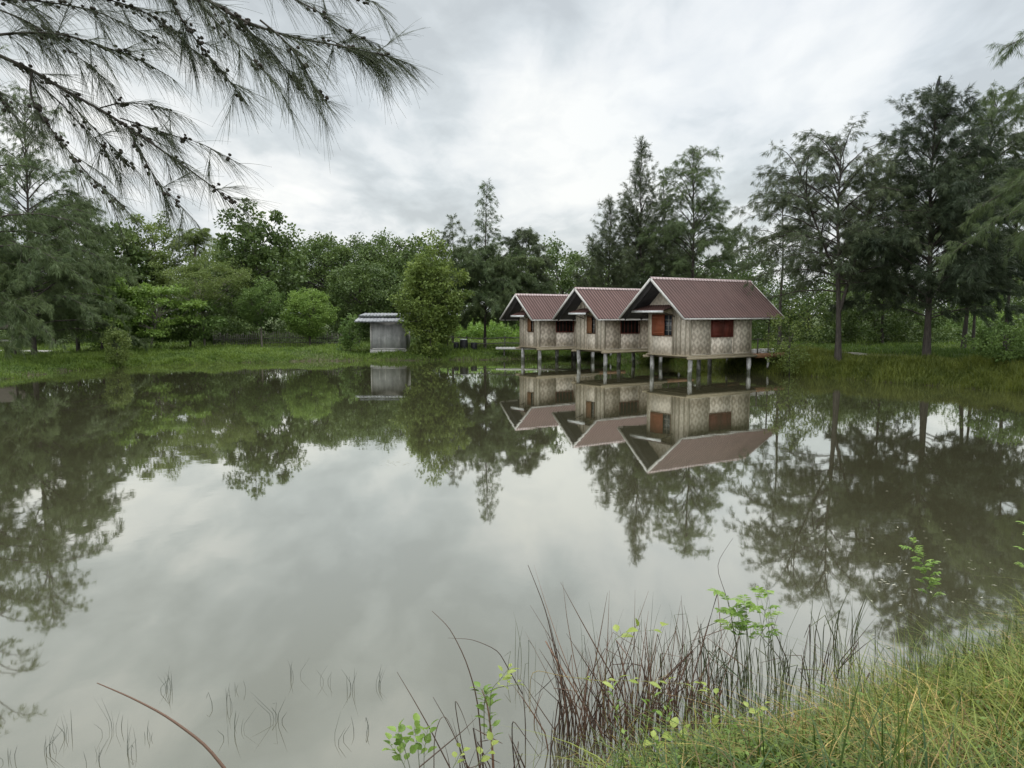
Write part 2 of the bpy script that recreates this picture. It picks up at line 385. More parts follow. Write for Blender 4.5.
# water sheet
def water_mat():
    m, nt, out = new_mat('water')
    tc = N(nt, 'ShaderNodeTexCoord')
    n1 = N(nt, 'ShaderNodeTexNoise', Scale=1.7, Detail=3.0); L(nt, tc.outputs['Object'], n1.inputs['Vector'])
    n2 = N(nt, 'ShaderNodeTexNoise', Scale=0.22, Detail=3.0); L(nt, tc.outputs['Object'], n2.inputs['Vector'])
    r = N(nt, 'ShaderNodeMapRange'); r.inputs[1].default_value = 0.42; r.inputs[2].default_value = 0.66; L(nt, n2.outputs[0], r.inputs[0])
    hgt = math_node(nt, 'MULTIPLY', n1.outputs[0], math_node(nt, 'MULTIPLY_ADD', r.outputs[0], 0.9, 0.25))
    b = N(nt, 'ShaderNodeBump', Strength=1.0); b.inputs['Distance'].default_value = 0.0013
    L(nt, hgt, b.inputs['Height'])
    n3 = N(nt, 'ShaderNodeTexNoise', Scale=0.12, Detail=4.0); L(nt, tc.outputs['Object'], n3.inputs['Vector'])
    mud = mixcol(nt, n3.outputs[0], (0.056, 0.052, 0.029), (0.074, 0.069, 0.040))
    df = N(nt, 'ShaderNodeBsdfDiffuse'); L(nt, mud, df.inputs['Color'])
    gl = N(nt, 'ShaderNodeBsdfGlossy', Roughness=0.025); gl.inputs['Color'].default_value = (0.97, 0.975, 0.92, 1)
    L(nt, b.outputs[0], gl.inputs['Normal'])
    lw = N(nt, 'ShaderNodeLayerWeight', Blend=0.5)
    pw = math_node(nt, 'POWER', lw.outputs['Facing'], 1.65)
    fac = math_node(nt, 'MULTIPLY_ADD', pw, 0.95, 0.04)
    mx = N(nt, 'ShaderNodeMixShader'); L(nt, fac, mx.inputs[0]); L(nt, df.outputs[0], mx.inputs[1]); L(nt, gl.outputs[0], mx.inputs[2])
    L(nt, mx.outputs[0], out.inputs[0])
    return m
g = Geo()
g.add([(-27, 2, 0), (27, 2, 0), (27, 56, 0), (-27, 56, 0)], [(0, 1, 2, 3)])
tag(g.build('water', water_mat()), 'still murky pond water mirroring the sky', kind='structure')

# ------------------------------------------------------------------ huts on stilts
HUT_ROT = math.atan2(0.553, 0.833)

def make_hut(corner, label, W, Lg, floor_z, eave_z, ridge_z, ox, oy, ob, front_win, side_win, shutter_m, side_m, battens, group):
    """local x runs along the hut away from the gable, local y along the gable wall"""
    t = empty('stilt_hut', (corner[0], corner[1], 0), label, 'hut', group, HUT_ROT)
    yc = W / 2; half = W / 2 + oy
    zf = floor_z
    slope = (ridge_z - eave_z) / half
    roof_at = lambda y: ridge_z - abs(y - yc) * slope
    # walls -------------------------------------------------------
    th = 0.05
    wz0 = zf + 0.02
    g = Geo()                      # gable wall facing the pond, split round its window
    y0, y1, z0, z1 = front_win
    zt = roof_at(0) - 0.06
    g.box((0, 0, wz0), (th, y0, zt)); g.box((0, y1, wz0), (th, W, zt))
    g.box((0, y0, wz0), (th, y1, z0)); g.box((0, y0, z1), (th, y1, zt))
    zr = roof_at(yc) - 0.06
    g.add([(0, 0, zt), (0, W, zt), (0, yc, zr), (th, 0, zt), (th, W, zt), (th, yc, zr)], [(0, 2, 1), (3, 4, 5)])
    wall = g.build('gable_wall', M['weave_front'], t)
    gb = Geo()
    for yy in battens:
        gb.box((-0.028, yy - 0.03, wz0), (-0.002, yy + 0.03, roof_at(yy) - 0.08), 0.5)
    gb.box((-0.032, -0.035, wz0), (0.045, 0.03, zt - 0.03)); gb.box((-0.032, W - 0.03, wz0), (0.045, W + 0.035, zt - 0.03))
    gb.build('batten', M['batten'], wall)
    x0, x1, sz0, sz1 = side_win
    g = Geo()
    g.box((th, 0, wz0), (x0, th, zt)); g.box((x1, 0, wz0), (Lg, th, zt)); g.box((x0, 0, wz0), (x1, th, sz0)); g.box((x0, 0, sz1), (x1, th, zt))
    sw = g.build('side_wall', M['weave'], t)
    g = Geo()
    for xx in (x0 - 0.11, x1 + 0.11, Lg - 0.04): g.box((xx - 0.022, -0.024, wz0), (xx + 0.022, -0.002, zt - 0.02))
    g.box((0.06, -0.022, wz0 + 0.005), (x0 - 0.14, -0.002, wz0 + 0.055)); g.box((x0 - 0.08, -0.022, wz0 + 0.005), (x1 + 0.08, -0.002, wz0 + 0.055)); g.box((x1 + 0.14, -0.022, wz0 + 0.005), (Lg - 0.07, -0.002, wz0 + 0.055))
    g.build('batten', M['batten'], sw)
    g = Geo()
    g.box((th, W - th, wz0), (Lg, W, zt)); g.build('side_wall', M['weave'], t)
    g = Geo()
    g.box((Lg - th, th, wz0), (Lg, W - th, zt))
    g.add([(Lg, 0, zt), (Lg, W, zt), (Lg, yc, zr), (Lg - th, 0, zt), (Lg - th, W, zt), (Lg - th, yc, zr)], [(0, 1, 2), (3, 5, 4)])
    g.build('gable_wall', M['weave'], t)
    # floor -------------------------------------------------------
    g = Geo()
    g.box((-0.10, -0.10, zf - 0.05), (Lg + 0.06, W + 0.10, zf + 0.015))
    fl = g.build('floor', M['beam'], t)
    g = Geo()
    g.box((-0.30, -0.19, zf - 0.17), (Lg + 0.25, -0.09, zf - 0.052)); g.box((-0.30, W + 0.0, zf - 0.17), (Lg + 0.25, W + 0.10, zf - 0.052))
    for xx in np.linspace(0.35, Lg - 0.3, 6):
        g.box((xx - 0.035, -0.07, zf - 0.15), (xx + 0.035, W - 0.02, zf - 0.054))
    g.build('beam', M['beam'], fl)
    # posts -------------------------------------------------------
    rr = np.random.default_rng(int(corner[0] * 100))
    for (xx, yy) in ((0.12, 0.10), (0.12, W - 0.12), (Lg - 0.12, 0.06), (Lg - 0.12, W - 0.12), (Lg * 0.5, W * 0.55)):
        g = Geo()
        zz = np.linspace(-1.0, zf - 0.05, 8)
        r = 0.105 + 0.008 * rr.standard_normal(8)
        jx = xx + 0.012 * np.cumsum(rr.standard_normal(8)); jy = yy + 0.012 * np.cumsum(rr.standard_normal(8))
        g.tube(np.stack([jx, jy, zz], -1), r, 12)
        g.build('post', M['post'], t, smooth=True)
    # roof: ribbed metal sheets ----------------------------------
    xa, xb = -ox, Lg + ob
    pitch = 0.205
    xs, hs = [], []
    x = xa
    while x < xb - 0.01:
        for dx, h in ((0, 0), (0.085, 0), (0.105, 0.045), (0.145, 0.045), (0.165, 0)):
            if x + dx <= xb: xs.append(x + dx); hs.append(h)
        x += pitch
    xs.append(xb); hs.append(0.0)
    xs, hs = np.array(xs), np.array(hs)
    g = Geo()
    nn = math.sqrt(1 + slope * slope)
    for sgn in (-1, 1):
        rows = []
        for s in (0.0, 0.5, 1.0):
            yv = yc + sgn * half * s; zv = ridge_z - half * s * slope
            rows.append(np.stack([xs, yv + sgn * hs * slope / nn, zv + hs / nn], -1))
        v = np.concatenate(rows); n = len(xs); f = []
        for r_ in range(2):
            for c in range(n - 1):
                a = r_ * n + c
                f.append((a, a + 1, a + n + 1, a + n) if sgn < 0 else (a, a + n, a + n + 1, a + 1))
        g.add(v, f)
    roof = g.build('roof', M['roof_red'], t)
    # dark ceiling boards right under the sheets give the roof its thickness
    g = Geo()
    for sgn in (-1, 1):
        a = np.array([(xa + 0.03, yc, ridge_z - 0.03), (xb - 0.03, yc, ridge_z - 0.03), (xb - 0.03, yc + sgn * (half - 0.02), eave_z - 0.01), (xa + 0.03, yc + sgn * (half - 0.02), eave_z - 0.01)])
        b = a - np.array([0, 0, 0.04])
        g.add(np.vstack([a, b]), [(0, 1, 2, 3), (7, 6, 5, 4), (2, 6, 7, 3), (0, 3, 7, 4), (1, 5, 6, 2)])
    for xx in np.linspace(xa + 0.35, xb - 0.35, 7):
        for sgn in (-1, 1):
            g.beam((xx, yc, ridge_z - 0.12), (xx, yc + sgn * (half - 0.05), eave_z - 0.09), 0.05, 0.09)
    g.build('roof_underside', M['roof_under'], roof)
    g = Geo()                                   # folded ridge cap
    for sgn in (-1, 1):
        w = 0.12
        a = np.array([(xa - 0.01, yc, ridge_z + 0.055), (xb + 0.01, yc, ridge_z + 0.055), (xb + 0.01, yc + sgn * w, ridge_z + 0.05 - w * slope), (xa - 0.01, yc + sgn * w, ridge_z + 0.05 - w * slope)])
        g.add(a, [(0, 1, 2, 3)])
    g.build('ridge_cap', M['ridge'], roof)
    for xx, mm in ((xa, 'pale_trim'), (xb, 'pale_trim')):
        g = Geo()
        for sgn in (-1, 1):
            g.beam((xx, yc - sgn * 0.0, ridge_z - 0.05), (xx, yc + sgn * half, eave_z - 0.04), 0.03, 0.12)
        g.build('bargeboard', M[mm], roof)
    for sgn in (-1, 1):
        g = Geo()
        ye = yc + sgn * (half - 0.015)
        g.box((xa + 0.02, ye - 0.012, eave_z - 0.09), (xb - 0.02, ye + 0.012, eave_z - 0.012))
        g.build('eaves_board', M['pale_trim'], roof)
    # window in the gable wall: open leaf, bars, awning ------------
    w = Geo()
    w.box((-0.03, y0 - 0.05, z0 - 0.05), (0.06, y0, z1 + 0.05)); w.box((-0.03, y1, z0 - 0.05), (0.06, y1 + 0.05, z1 + 0.05))
    w.box((-0.03, y0, z1), (0.06, y1, z1 + 0.05)); w.box((-0.03, y0, z0 - 0.05), (0.06, y1, z0))
    win = w.build('window', M['frame_wood'], t)
    p = Geo(); p.box((0.075, y0 - 0.04, z0 - 0.04), (0.085, y1 + 0.04, z1 + 0.04)); p.build('pane', M['window_pane'], win)
    p = Geo()
    ym = y0 + (y1 - y0) * 0.36
    for q_ in (y0 + (ym - y0) * 0.5,):
        p.box((0.0, q_ - 0.012, z0), (0.024, q_ + 0.012, z1))
    for q_ in np.linspace(z0, z1, 5)[1:-1]:
        p.box((0.026, y0, q_ - 0.012), (0.046, ym, q_ + 0.012))
    p.build('window_bar', M['pale_trim'], win)
    s = Geo()
    s.box((-0.065, ym, z0 - 0.02), (-0.032, y1 + 0.03, z1 + 0.02))
    for zz in (z0 + 0.12, (z0 + z1) / 2, z1 - 0.12):
        s.box((-0.082, ym + 0.03, zz - 0.035), (-0.066, y1 - 0.0, zz + 0.035))
    s.build('shutter', M[shutter_m], win)
    # window in the side wall -------------------------------------
    w = Geo()
    w.box((x0 - 0.05, -0.03, sz0 - 0.05), (x0, 0.055, sz1 + 0.05)); w.box((x1, -0.03, sz0 - 0.05), (x1 + 0.05, 0.055, sz1 + 0.05))
    w.box((x0, -0.03, sz1), (x1, 0.055, sz1 + 0.05)); w.box((x0, -0.03, sz0 - 0.05), (x1, 0.055, sz0))
    win = w.build('window', M['shutter_dark'], t)
    p = Geo(); p.box((x0 - 0.04, 0.065, sz0 - 0.04), (x1 + 0.04, 0.08, sz1 + 0.04)); p.build('pane', M['dark_inside'], win)
    xm = x0 + (x1 - x0) * 0.52
    if side_m:
        s = Geo()
        s.box((x0 - 0.02, -0.075, sz0 - 0.04), (xm, -0.045, sz1 + 0.02))
        for zz in (sz0 + 0.1, sz1 - 0.12): s.box((x0 + 0.02, -0.092, zz - 0.03), (xm - 0.04, -0.077, zz + 0.03))
        s.build('shutter', M[side_m], win)
        s = Geo()
        s.box((xm + 0.03, -0.02, sz0), (x1, 0.01, sz1))
        s.box((xm + 0.10, -0.033, sz0 + 0.06), (xm + 0.16, -0.022, sz1 - 0.06)); s.box((x1 - 0.16, -0.033, sz0 + 0.06), (x1 - 0.10, -0.022, sz1 - 0.06))
        s.build('shutter', M['shutter_dark'], win)
    else:
        s = Geo()
        for q_ in np.linspace(x0, x1, 6)[1:-1]: s.box((q_ - 0.015, 0.0, sz0), (q_ + 0.015, 0.03, sz1))
        s.build('window_bar', M['shutter_dark'], win)
    # awning over the gable window --------------------------------
    g = Geo()
    ya, yb = y0 - 0.35, min(y1 + 0.5, W + 0.3)
    zi = min(zt - 0.02, z1 + 0.55); zo = z1 + 0.22; xo = -0.98
    n = 13; yy = np.linspace(ya, yb, 4 * n + 1); hh = np.where(np.arange(4 * n + 1) % 4 == 2, 0.03, 0.0)
    v = np.concatenate([np.stack([np.full_like(yy, -0.035), yy, zi + hh], -1), np.stack([np.full_like(yy, xo), yy, zo + hh], -1)])
    k = len(yy)
    g.add(v, [(i, i + k, i + k + 1, i + 1) for i in range(k - 1)])
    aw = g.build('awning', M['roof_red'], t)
    g = Geo(); g.box((xo - 0.015, ya - 0.02, zo - 0.11), (xo + 0.015, yb + 0.02, zo - 0.004)); g.build('awning_edge', M['white_trim'], aw)
    for yq in (ya + 0.15, yb - 0.15):
        g = Geo()
        g.beam((-0.04, yq, zi - 0.55), (xo + 0.05, yq, zo - 0.06), 0.04, 0.04)
        g.beam((-0.04, yq, zi - 0.06), (xo + 0.03, yq, zo - 0.05), 0.04, 0.05)
        g.build('bracket', M['old_wood'], aw)
    # landing towards the bank ------------------------------------
    g = Geo()
    for q_ in np.arange(0.0, ob + 1.05, 0.16):
        g.box((Lg + 0.07 + q_, -0.05, zf - 0.06), (Lg + 0.07 + q_ + 0.145, W + 0.05, zf - 0.02))
    dk = g.build('landing', M['plank'], t)
    for ya_ in (-0.085, W + 0.052):
        g = Geo(); g.box((Lg + 0.26, ya_, zf - 0.24), (Lg + ob + 1.1, ya_ + 0.033, zf - 0.025)); g.build('edge_beam', M['plank'], dk)
    g = Geo()
    for xx in (Lg + 0.5, Lg + ob + 0.9):
        g.beam((xx, 0.0, zf - 0.02), (xx, 0.0, zf + 0.75), 0.05, 0.05)
    g.beam((Lg + 0.08, 0.0, zf + 0.72), (Lg + ob + 1.05, 0.0, zf + 0.72), 0.035, 0.035)
    g.build('railing', M['old_wood'], dk)
    for xx in (Lg + ob - 0.1,):
        for yy in (0.05, W - 0.05):
            g = Geo(); g.tube([(xx, yy, 0.0), (xx, yy, zf - 0.06)], 0.06, 8); g.build('post', M['post'], dk)
            g = Geo(); g.tube([(xx, yy, zf - 0.02), (xx, yy, roof_at(yy) - 0.1)], 0.04, 8); g.build('post', M['old_wood'], dk)
    return t

HG = 'bamboo huts on stilts over the pond'
make_hut((8.47, 36.9), 'largest and nearest stilt hut, with a bright orange shutter under its awning', 2.8, 4.4, 1.0, 2.82, 4.72, 1.3, 0.8, 1.5,
         (1.2, 2.52, 1.96, 2.95), (1.47, 2.95, 1.92, 2.70), 'shutter', 'shutter_dark', (0.28, 0.62, 0.9, 1.1), HG)
make_hut((5.07, 42.5), 'middle stilt hut, between the orange-shuttered one and the farthest one', 2.45, 4.4, 1.02, 2.74, 4.42, 1.15, 0.75, 1.5,
         (0.82, 1.45, 1.95, 2.85), (1.19, 2.5, 1.95, 2.65), 'shutter_brown', None, (0.3, 0.62, 1.75, 2.1), HG)
make_hut((1.69, 47.7), 'smallest and farthest stilt hut, beside the railing on the bank', 2.1, 4.4, 0.95, 2.68, 4.2, 1.1, 0.7, 1.5,
         (0.65, 1.2, 1.92, 2.7), (1.3, 2.6, 1.9, 2.55), 'shutter_brown', None, (0.3, 1.45, 1.75), HG)

# pale boxes sitting on the landing of the nearest hut
hb = Vector((8.47, 36.9, 0))
for i, (xx, lab) in enumerate(((5.15, 'white box on the landing, next to the hut wall'), (5.75, 'white box in the middle of three on the landing'), (6.35, 'grey white box on the landing end by the bank'))):
    g = Geo()
    g.box((-0.24, -0.16, 0.0), (0.24, 0.16, 0.17)); 
    loc = (hb.x + VDIR[0] * xx + UDIR[0] * 0.35, hb.y + VDIR[1] * xx + UDIR[1] * 0.35, 0.98)
    o = empty('storage_box', loc, lab, 'box', 'boxes on the hut landing', HUT_ROT)
    g.build('box_body', M['white_trim'], o)
    g = Geo(); g.box((-0.26, -0.18, 0.172), (0.26, 0.18, 0.21)); g.build('lid', M['white_trim'], o)

# ------------------------------------------------------------------ shed on the far bank
def make_shed():
    a = at(371, 352, 52.6)
    X0, Y0 = a[0], 52.6
    z0 = float(ground_z(X0 + 1, Y0)) - 0.1
    t = empty('shed', (X0, Y0, z0), 'grey shed with a pale metal roof beside the bushy tree', 'shed'); t.scale = (1, 1, 0.93)
    g = Geo(); g.box((-0.05, -0.05, -0.4), (2.4, 2.6, 0.36)); g.build('plinth', M['concrete'], t)
    g = Geo(); g.box((0, 0, 0.362), (2.35, 0.06, 2.42)); g.box((0, 0.062, 0.362), (0.06, 2.5, 2.42)); g.box((2.29, 0.062, 0.362), (2.35, 2.5, 2.42)); g.box((0.062, 2.44, 0.362), (2.288, 2.5, 2.42))
    wl = g.build('wall', M['shed_wall'], t)
    g = Geo()
    g.box((-0.03, -0.035, 0.364), (0.07, -0.002, 2.4)); g.box((0.08, -0.03, 0.40), (2.34, -0.002, 0.46))
    for xx in (0.55, 0.95, 1.9): g.box((xx, -0.02, 0.47), (xx + 0.03, -0.002, 1.3))
    g.build('batten', M['pale_trim'], wl)
    def sheet(g, xa, xb, ya, za, yb, zb):
        xs = np.linspace(xa, xb, 61); hs = 0.018 * np.sin(np.arange(61) * PI / 2)
        v = np.concatenate([np.stack([xs, np.full(61, ya), za + hs], -1), np.stack([xs, np.full(61, yb), zb + hs], -1)])
        g.add(v, [(i, i + 1, i + 62, i + 61) for i in range(60)])
    g = Geo(); sheet(g, -0.95, 2.6, -0.75, 2.45, 0.9, 2.72); sheet(g, -0.9, 2.6, 0.5, 2.85, 2.9, 3.02)
    rf = g.build('roof', M['zinc'], t)
    g = Geo(); g.box((-0.95, -0.76, 2.36), (2.6, -0.73, 2.425)); g.box((-0.9, 0.47, 2.76), (2.6, 0.50, 2.825)); 
    g.build('roof_edge', M['zinc'], rf)
    g = Geo()
    for xx in (0.1, 1.2, 2.2): g.beam((xx, -0.6, 2.41), (xx, 2.6, 2.78), 0.06, 0.07)
    g.build('rafter', M['old_wood'], rf)
make_shed()

# ------------------------------------------------------------------ fences, paths, small things on the banks
def picket_fence(pts, name, label, h=0.75, gap=0.14, seed=1):
    r = np.random.default_rng(seed)
    o0 = np.array([pts[0][0], pts[0][1], float(ground_z(*pts[0]))])
    t = empty(name, tuple(o0), label, 'fence')
    g = Geo(); gr = Geo()
    for (a, b) in zip(pts[:-1], pts[1:]):
        a, b = np.array(a, float), np.array(b, float)
        n = int(np.linalg.norm(b - a) / gap)
        for k in range(n):
            p = a + (b - a) * k / n
            z = float(ground_z(p[0], p[1])) - 0.05
            g.beam(np.array([p[0], p[1], z]) - o0, np.array([p[0] + r.normal(0, .02), p[1], z + h * r.uniform(0.85, 1.12)]) - o0, 0.05, 0.03, r.random())
        for hh in (0.25, 0.6):
            za, zb = float(ground_z(*a)), float(ground_z(*b))
            gr.beam(np.array([a[0], a[1] - 0.04, za + hh]) - o0, np.array([b[0], b[1] - 0.04, zb + hh]) - o0, 0.04, 0.05)
    g.build('picket', M['old_wood'], t); gr.build('rail', M['old_wood'], t)
X = lambda px, d: (px - 512.0) * d / (FPX * CP)
picket_fence([(X(215, 58.6), 58.6), (X(290, 58.8), 58.8), (X(362, 57.5), 57.5)], 'picket_fence', 'weathered grey picket fence behind the round bright tree', 1.1)

def rail_fence(pts, label, group=None):
    o0 = np.array([pts[0][0], pts[0][1], float(ground_z(*pts[0]))])
    t = empty('rail_fence', tuple(o0), label, 'fence', group)
    P = []
    for (a, b) in zip(pts[:-1], pts[1:]):
        a, b = np.array(a, float), np.array(b, float)
        n = max(1, int(np.linalg.norm(b - a) / 1.1))
        P += [a + (b - a) * k / n for k in range(n)]
    P.append(np.array(pts[-1], float))
    for p in P:
        g = Geo(); z = float(ground_z(p[0], p[1]))
        g.beam(np.array([p[0], p[1], z - 0.1]) - o0, np.array([p[0], p[1], z + 0.95]) - o0, 0.08, 0.08); g.build('post', M['old_wood'], t)
    for hh in (0.48, 0.85):
        g = Geo()
        for a, b in zip(P[:-1], P[1:]):
            g.beam(np.array([a[0], a[1] - 0.05, float(ground_z(*a)) + hh]) - o0, np.array([b[0], b[1] - 0.05, float(ground_z(*b)) + hh]) - o0, 0.05, 0.06)
        g.build('rail', M['old_wood'], t)
rail_fence([(X(448, 55.5), 55.5), (X(486, 55.5), 55.5), (X(524, 55), 55), (X(545, 54), 54.8)], 'dark wooden rail fence on the bank by the farthest hut')

# walkway to the far hut
g = Geo()
a = np.array([X(496, 52.4), 52.4]); b = np.array([4.6, 51.9])
o0 = np.array([a[0], a[1], 0.0])
t = empty('boardwalk', tuple(o0), 'pale boardwalk running from the bank to the farthest hut', 'boardwalk')
nb = 26
for k in range(nb):
    p = (a + (b - a) * k / nb) - a; p2 = (a + (b - a) * (k + 0.9) / nb) - a
    g.box((p[0], p[1] - 0.35, 0.73), (p2[0], p[1] + 0.35, 0.77))
g.build('deck', M['pale_trim'], t)
g = Geo(); g.beam((0, -0.38, 0.68), (b[0] - a[0], b[1] - a[1] - 0.38, 0.68), 0.05, 0.10); g.build('edge_beam', M['pale_trim'], t)
for k in (0.1, 0.5, 0.9):
    p = (b - a) * k
    for s in (-0.3, 0.3):
        g = Geo(); g.tube([(p[0], p[1] + s, -1.0), (p[0], p[1] + s, 0.70)], 0.05, 8); g.build('post', M['old_wood'], t)

# footpath along the top of the bank, and a slab by the shelter
def strip(name, pts, w, mat, label, lift=0.03):
    pts = np.array(pts, float)
    s = np.concatenate([[0], np.cumsum(np.linalg.norm(np.diff(pts, axis=0), axis=1))])
    u = np.linspace(0, s[-1], int(s[-1] / 0.45) + 2)
    P = np.stack([np.interp(u, s, pts[:, 0]), np.interp(u, s, pts[:, 1])], -1)
    T = np.gradient(P, axis=0); T /= np.linalg.norm(T, axis=1, keepdims=True)
    Nn = np.stack([-T[:, 1], T[:, 0]], -1)
    cols = []
    for k in np.linspace(-0.5, 0.5, 5):
        q = P + Nn * k * w
        cols.append(np.stack([q[:, 0], q[:, 1], ground_z(q[:, 0], q[:, 1]) + lift], -1))
    n = len(P); g = Geo()
    v = np.concatenate(cols)
    f = [(c * n + i, c * n + i + 1, (c + 1) * n + i + 1, (c + 1) * n + i) for c in range(4) for i in range(n - 1)]
    tag(g.build(name, mat, smooth=True) if False else (g.add(v, f), g.build(name, mat, smooth=True))[1], label, kind='structure')
def bank_pt(k, off):
    return (13.2 + 0.553 * k + VDIR[0] * off, 39.9 - 0.833 * k + VDIR[1] * off)
strip('footpath', [bank_pt(k, 4.2) for k in (-9, -4, 0, 3, 6, 9, 12, 15)], 0.7, M['path'], 'pale footpath along the top of the bank', 0.05)
strip('concrete_slab', [(X(-30, 50), 50), (X(20, 50), 50), (X(52, 50.5), 50.5)], 1.0, M['concrete'], 'pale concrete slab under the trees', 0.12)

# thatched shelter at the far left
c = at(4, 340, 55); zc = float(ground_z(c[0], 55))
t = empty('thatched_shelter', (c[0], 55, zc), 'small thatched open shelter in the shade at the bank', 'shelter')
for sx in (-1, 1):
    for sy in (-1, 1):
        g = Geo(); g.tube([(sx * 1.25, sy * 1.0, -0.1), (sx * 1.25, sy * 1.0, 1.75)], 0.06, 8); g.build('post', M['old_wood'], t)
g = Geo()
for sgn in (-1, 1):
    for lay in range(5):
        s0, s1 = lay / 5, (lay + 1.18) / 5
        a = [(-1.9, sgn * 1.5 * s0, 2.7 - s0 * 1.15 + 0.03), (1.9, sgn * 1.5 * s0, 2.7 - s0 * 1.15 + 0.03), (1.9, sgn * 1.5 * s1, 2.66 - s1 * 1.15), (-1.9, sgn * 1.5 * s1, 2.66 - s1 * 1.15)]
        aa = np.array(a); bb = aa - np.array([0, 0, 0.09])
        g.add(np.vstack([aa, bb]), [(0, 1, 2, 3), (7, 6, 5, 4), (0, 4, 5, 1), (1, 5, 6, 2), (2, 6, 7, 3), (3, 7, 4, 0)], 0.5)
g.build('roof', M['thatch'], t)
g = Geo(); g.box((-1.2, -0.9, 0.55), (1.2, 0.9, 0.62)); 
for sx in (-1, 1):
    for sy in (-0.8, 0.8): g.beam((sx * 1.0, sy, 0.0), (sx * 1.0, sy, 0.55), 0.08, 0.08)
g.build('platform', M['pale_trim'], t)

# bins by the rail fence
def lathe(profile, sides=16):
    g = Geo()
    a = np.arange(sides) * 2 * PI / sides
    v = np.concatenate([np.stack([r * np.cos(a), r * np.sin(a), np.full(sides, z)], -1) for r, z in profile])
    f = [(k * sides + i, k * sides + (i + 1) % sides, (k + 1) * sides + (i + 1) % sides, (k + 1) * sides + i) for k in range(len(profile) - 1) for i in range(sides)]
    g.add(v, f)
    return g
def bin_at(px, d, s, label, lid):
    x = X(px, d); o = empty('barrel', (x, d, float(ground_z(x, d)) + 0.0), label, 'barrel', 'dark barrels by the rail fence')
    lathe([(0.001, 0), (0.24*s, 0), (0.27*s, 0.06*s), (0.29*s, 0.35*s), (0.27*s, 0.66*s), (0.25*s, 0.72*s), (0.24*s, 0.72*s), (0.23*s, 0.6*s), (0.001, 0.6*s)]).build('barrel_body', M['black_plastic'], o, smooth=True)
    if lid:
        lathe([(0.001, 0.77*s), (0.22*s, 0.77*s), (0.255*s, 0.75*s), (0.255*s, 0.722*s), (0.001, 0.722*s)]).build('lid', M['white_trim'], o, smooth=True)
bin_at(464, 54.2, 1.0, 'dark barrel with a pale lid beside the rail fence', True)
bin_at(474, 54.4, 0.8, 'short dark barrel without lid nearest the slender tree trunk', False)
bin_at(456.5, 54.3, 0.65, 'smallest dark barrel, next to the bushy tree', False)

# ------------------------------------------------------------------ trees
def sample_path(path, f):
    path = np.asarray(path); n = len(path) - 1
    f = np.clip(f, 0, 0.9999) * n; i = f.astype(int); w = (f - i)[:, None]
    return path[i] * (1 - w) + path[i + 1] * w, unit(path[i + 1] - path[i])

def ribbons(g, o, d, ln, w, tint, rng):
    """thin pointed slivers (two triangles as one quad)"""
    s = unit(np.cross(d, rng.standard_normal(d.shape)))
    m = o + d * (ln * 0.45)[:, None]
    tip = o + d * ln[:, None]; tip[:, 2] -= ln * 0.10
    v = np.stack([o, m + s * (w / 2)[:, None], tip, m - s * (w / 2)[:, None]], 1).reshape(-1, 3)
    k = np.arange(len(o)) * 4
    g.add(v, np.stack([k, k + 1, k + 2, k + 3], -1), tint)

def leaves(g, o, d, ln, w, tint, rng, up=0.6):
    nrm = unit(rng.standard_normal(d.shape) * (1 - up) + np.array([0, 0, 1.0]) * up)
    s = unit(np.cross(d, nrm))
    m = o + d * (ln * 0.48)[:, None]
    tip = o + d * ln[:, None]
    v = np.stack([o, m + s * (w / 2)[:, None], tip, m - s * (w / 2)[:, None]], 1).reshape(-1, 3)
    k = np.arange(len(o)) * 4
    g.add(v, np.stack([k, k + 1, k + 2, k + 3], -1), tint)

def trunk_path(H, rng, lean=(0, 0), n=9, wander=0.012):
    z = np.linspace(0, H, n); f = z / H
    x = lean[0] * f ** 1.3 + np.cumsum(rng.normal(0, wander * H, n)) * 0.5 * f
    y = lean[1] * f ** 1.3 + np.cumsum(rng.normal(0, wander * H, n)) * 0.5 * f
    x -= x[0]; y -= y[0]
    p = np.stack([x, y, z], -1); p[0, 2] = -0.3
    return p

